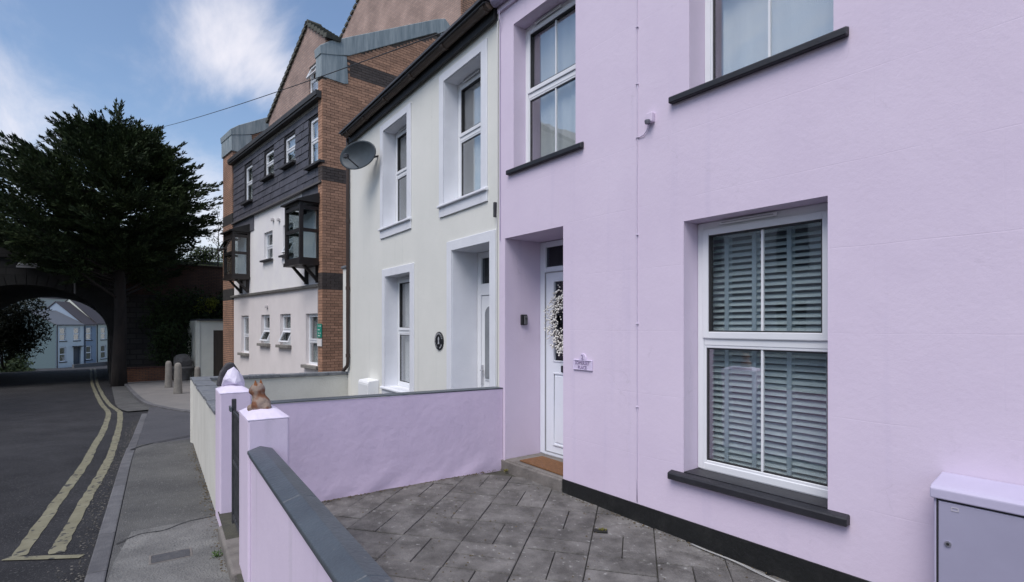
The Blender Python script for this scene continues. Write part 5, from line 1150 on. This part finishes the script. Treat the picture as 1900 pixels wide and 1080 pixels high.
# ------------------------------------------------------------------ overhead wires
WIRE = mat('wire', (.03, .03, .032), .6)
def wire(name, label, a, b, sag, r_):
    a, b = Vector(a), Vector(b); P = [a.lerp(b, k / 30) - Vector((0, 0, sag * 4 * (k / 30) * (1 - k / 30))) for k in range(31)]
    return tag(MB().tube(P, r_, 5).build(name, WIRE, smooth=True), label, 'wire')
wire('telephone_wire', 'thin wire crossing the flats to the cream house eaves', (-5.58, 3.56, 5.27), (-37.2, .6, 12.1), .25, .008)
wire('overhead_wire', 'thin wire crossing the sky at the upper left above the conifer', (-26.4, -4.6, 6.3), (-27.6, -.1, 9.95), .0, .006)
tp = thing('telegraph_pole', 'wooden telegraph pole hidden behind the conifer crown', 'pole', (-37.2, .6, 4.3))
MB().tube([(0, 0, 0), (0, 0, 8.0)], [.14, .09], 10).build('pole', BARK, tp); MB().box(-.5, -.05, 7.6, .5, .05, 7.7).build('crossarm', BARK, tp)

# ------------------------------------------------------------------ house over the road, mirrored in the upper panes
oh = thing('opposite_house', 'grey gabled house over the road mirrored in the upper lilac house window', 'house', (-19.6, -9.0, 0))
MB().prism([(-4.2, -1.2), (4.2, -1.2), (4.2, 8.3), (0, 10.95), (-4.2, 8.3)], 0, -9).build('wall', mat('opposite_render', (.35, .36, .36), .85), oh)
MB().prism([(-4.5, 8.1), (-4.5, 8.3), (0, 11.15), (4.5, 8.3), (4.5, 8.1), (0, 10.96)], .25, -9.2).build('roof', ROOFSLATE, oh)
for x in (-2.6, 1.5):
    for z in (1.0, 4.4): MB().box(x, .0, z, x + 1, .04, z + 1.6).build('window', mat('opposite_window', (.05, .06, .07), .1), oh)

oh2 = thing('opposite_house', 'grey rendered house over the road mirrored in the lower blind window', 'house', (-13.4, -10.6, 0))
MB().prism([(0, -1.2), (0, 5.4), (-4, 7.9), (-8, 5.4), (-8, -1.2)], 0, 13.5, 'x').build('wall', mat('opposite_render', (.35, .36, .36), .85), oh2)
MB().prism([(.3, 5.35), (.3, 5.5), (-4, 8.1), (-8.3, 5.5), (-8.3, 5.35), (-4, 7.9)], -.2, 13.7, 'x').build('roof', ROOFSLATE, oh2)
for x in (1.2, 4.2, 7.6, 10.8):
    for z in (.9, 3.4): MB().box(x, .0, z, x + 1, .04, z + 1.5).build('window', mat('opposite_window', (.05, .06, .07), .1), oh2)

# ------------------------------------------------------------------ grit and leaf litter
def litter(name, label, pts, m, smin, smax, cat='litter', sd=1):
    r3 = random.Random(sd); mb = MB()
    for (x, y, z) in pts:
        s_ = r3.uniform(smin, smax); a = r3.uniform(0, 6.28); c_, q = math.cos(a) * s_, math.sin(a) * s_; h = s_ * r3.uniform(.3, .9)
        mb.add([(x + c_, y + q, z), (x - q, y + c_, z), (x - c_, y - q, z), (x + q, y - c_, z), (x + r3.gauss(0, s_ * .2), y + r3.gauss(0, s_ * .2), z + h)], [(0, 1, 4), (1, 2, 4), (2, 3, 4), (3, 0, 4)])
    o = mb.build(name, m, weld=False, kind='stuff'); o['label'] = label; o['category'] = cat; return o
r4 = random.Random(77); GRIT = mat('grit', (.10, .095, .085), .9, rnd=.6, island=True); LEAFB = mat('dry_litter', (.085, .065, .035), .9, rnd=.5, island=True)
P = []
for _ in range(900):
    s_ = r4.uniform(4, 15); y = kerbY(s_) - abs(r4.gauss(0, .09)) - .01; P.append((-s_, y, g(s_) - .092))
litter('gutter_grit', 'grit and dust gathered in the gutter along the kerb', P, GRIT, .004, .013)
P = []
for _ in range(260):
    t = r4.random(); y = 3.58 - 2.5 * t; P.append((-4.93 - .04 * (3.6 - y) + abs(r4.gauss(0, .03)) + .015, y, patz(-4.95, 0) + .003))
for _ in range(200): x = r4.uniform(-3.9, -.5); P.append((x, 3.58 - abs(r4.gauss(0, .04)), patz(x, 0) + .003))
for _ in range(420): x, y = r4.uniform(-5, -.6), r4.uniform(1.0, 3.5); P.append((x, y, patz(x, 0) + .002))
litter('patio_litter', 'dry bits and grit scattered over the patio slabs', P, LEAFB, .003, .010, sd=2)
P = [(-s_, wallY(s_) - abs(r4.gauss(0, .05)) - .01, g(s_) + .006) for s_ in [r4.uniform(4.2, 9.8) for _ in range(420)]]
litter('pavement_litter', 'dirt and litter along the foot of the garden walls', P, LEAFB, .004, .012, sd=3)
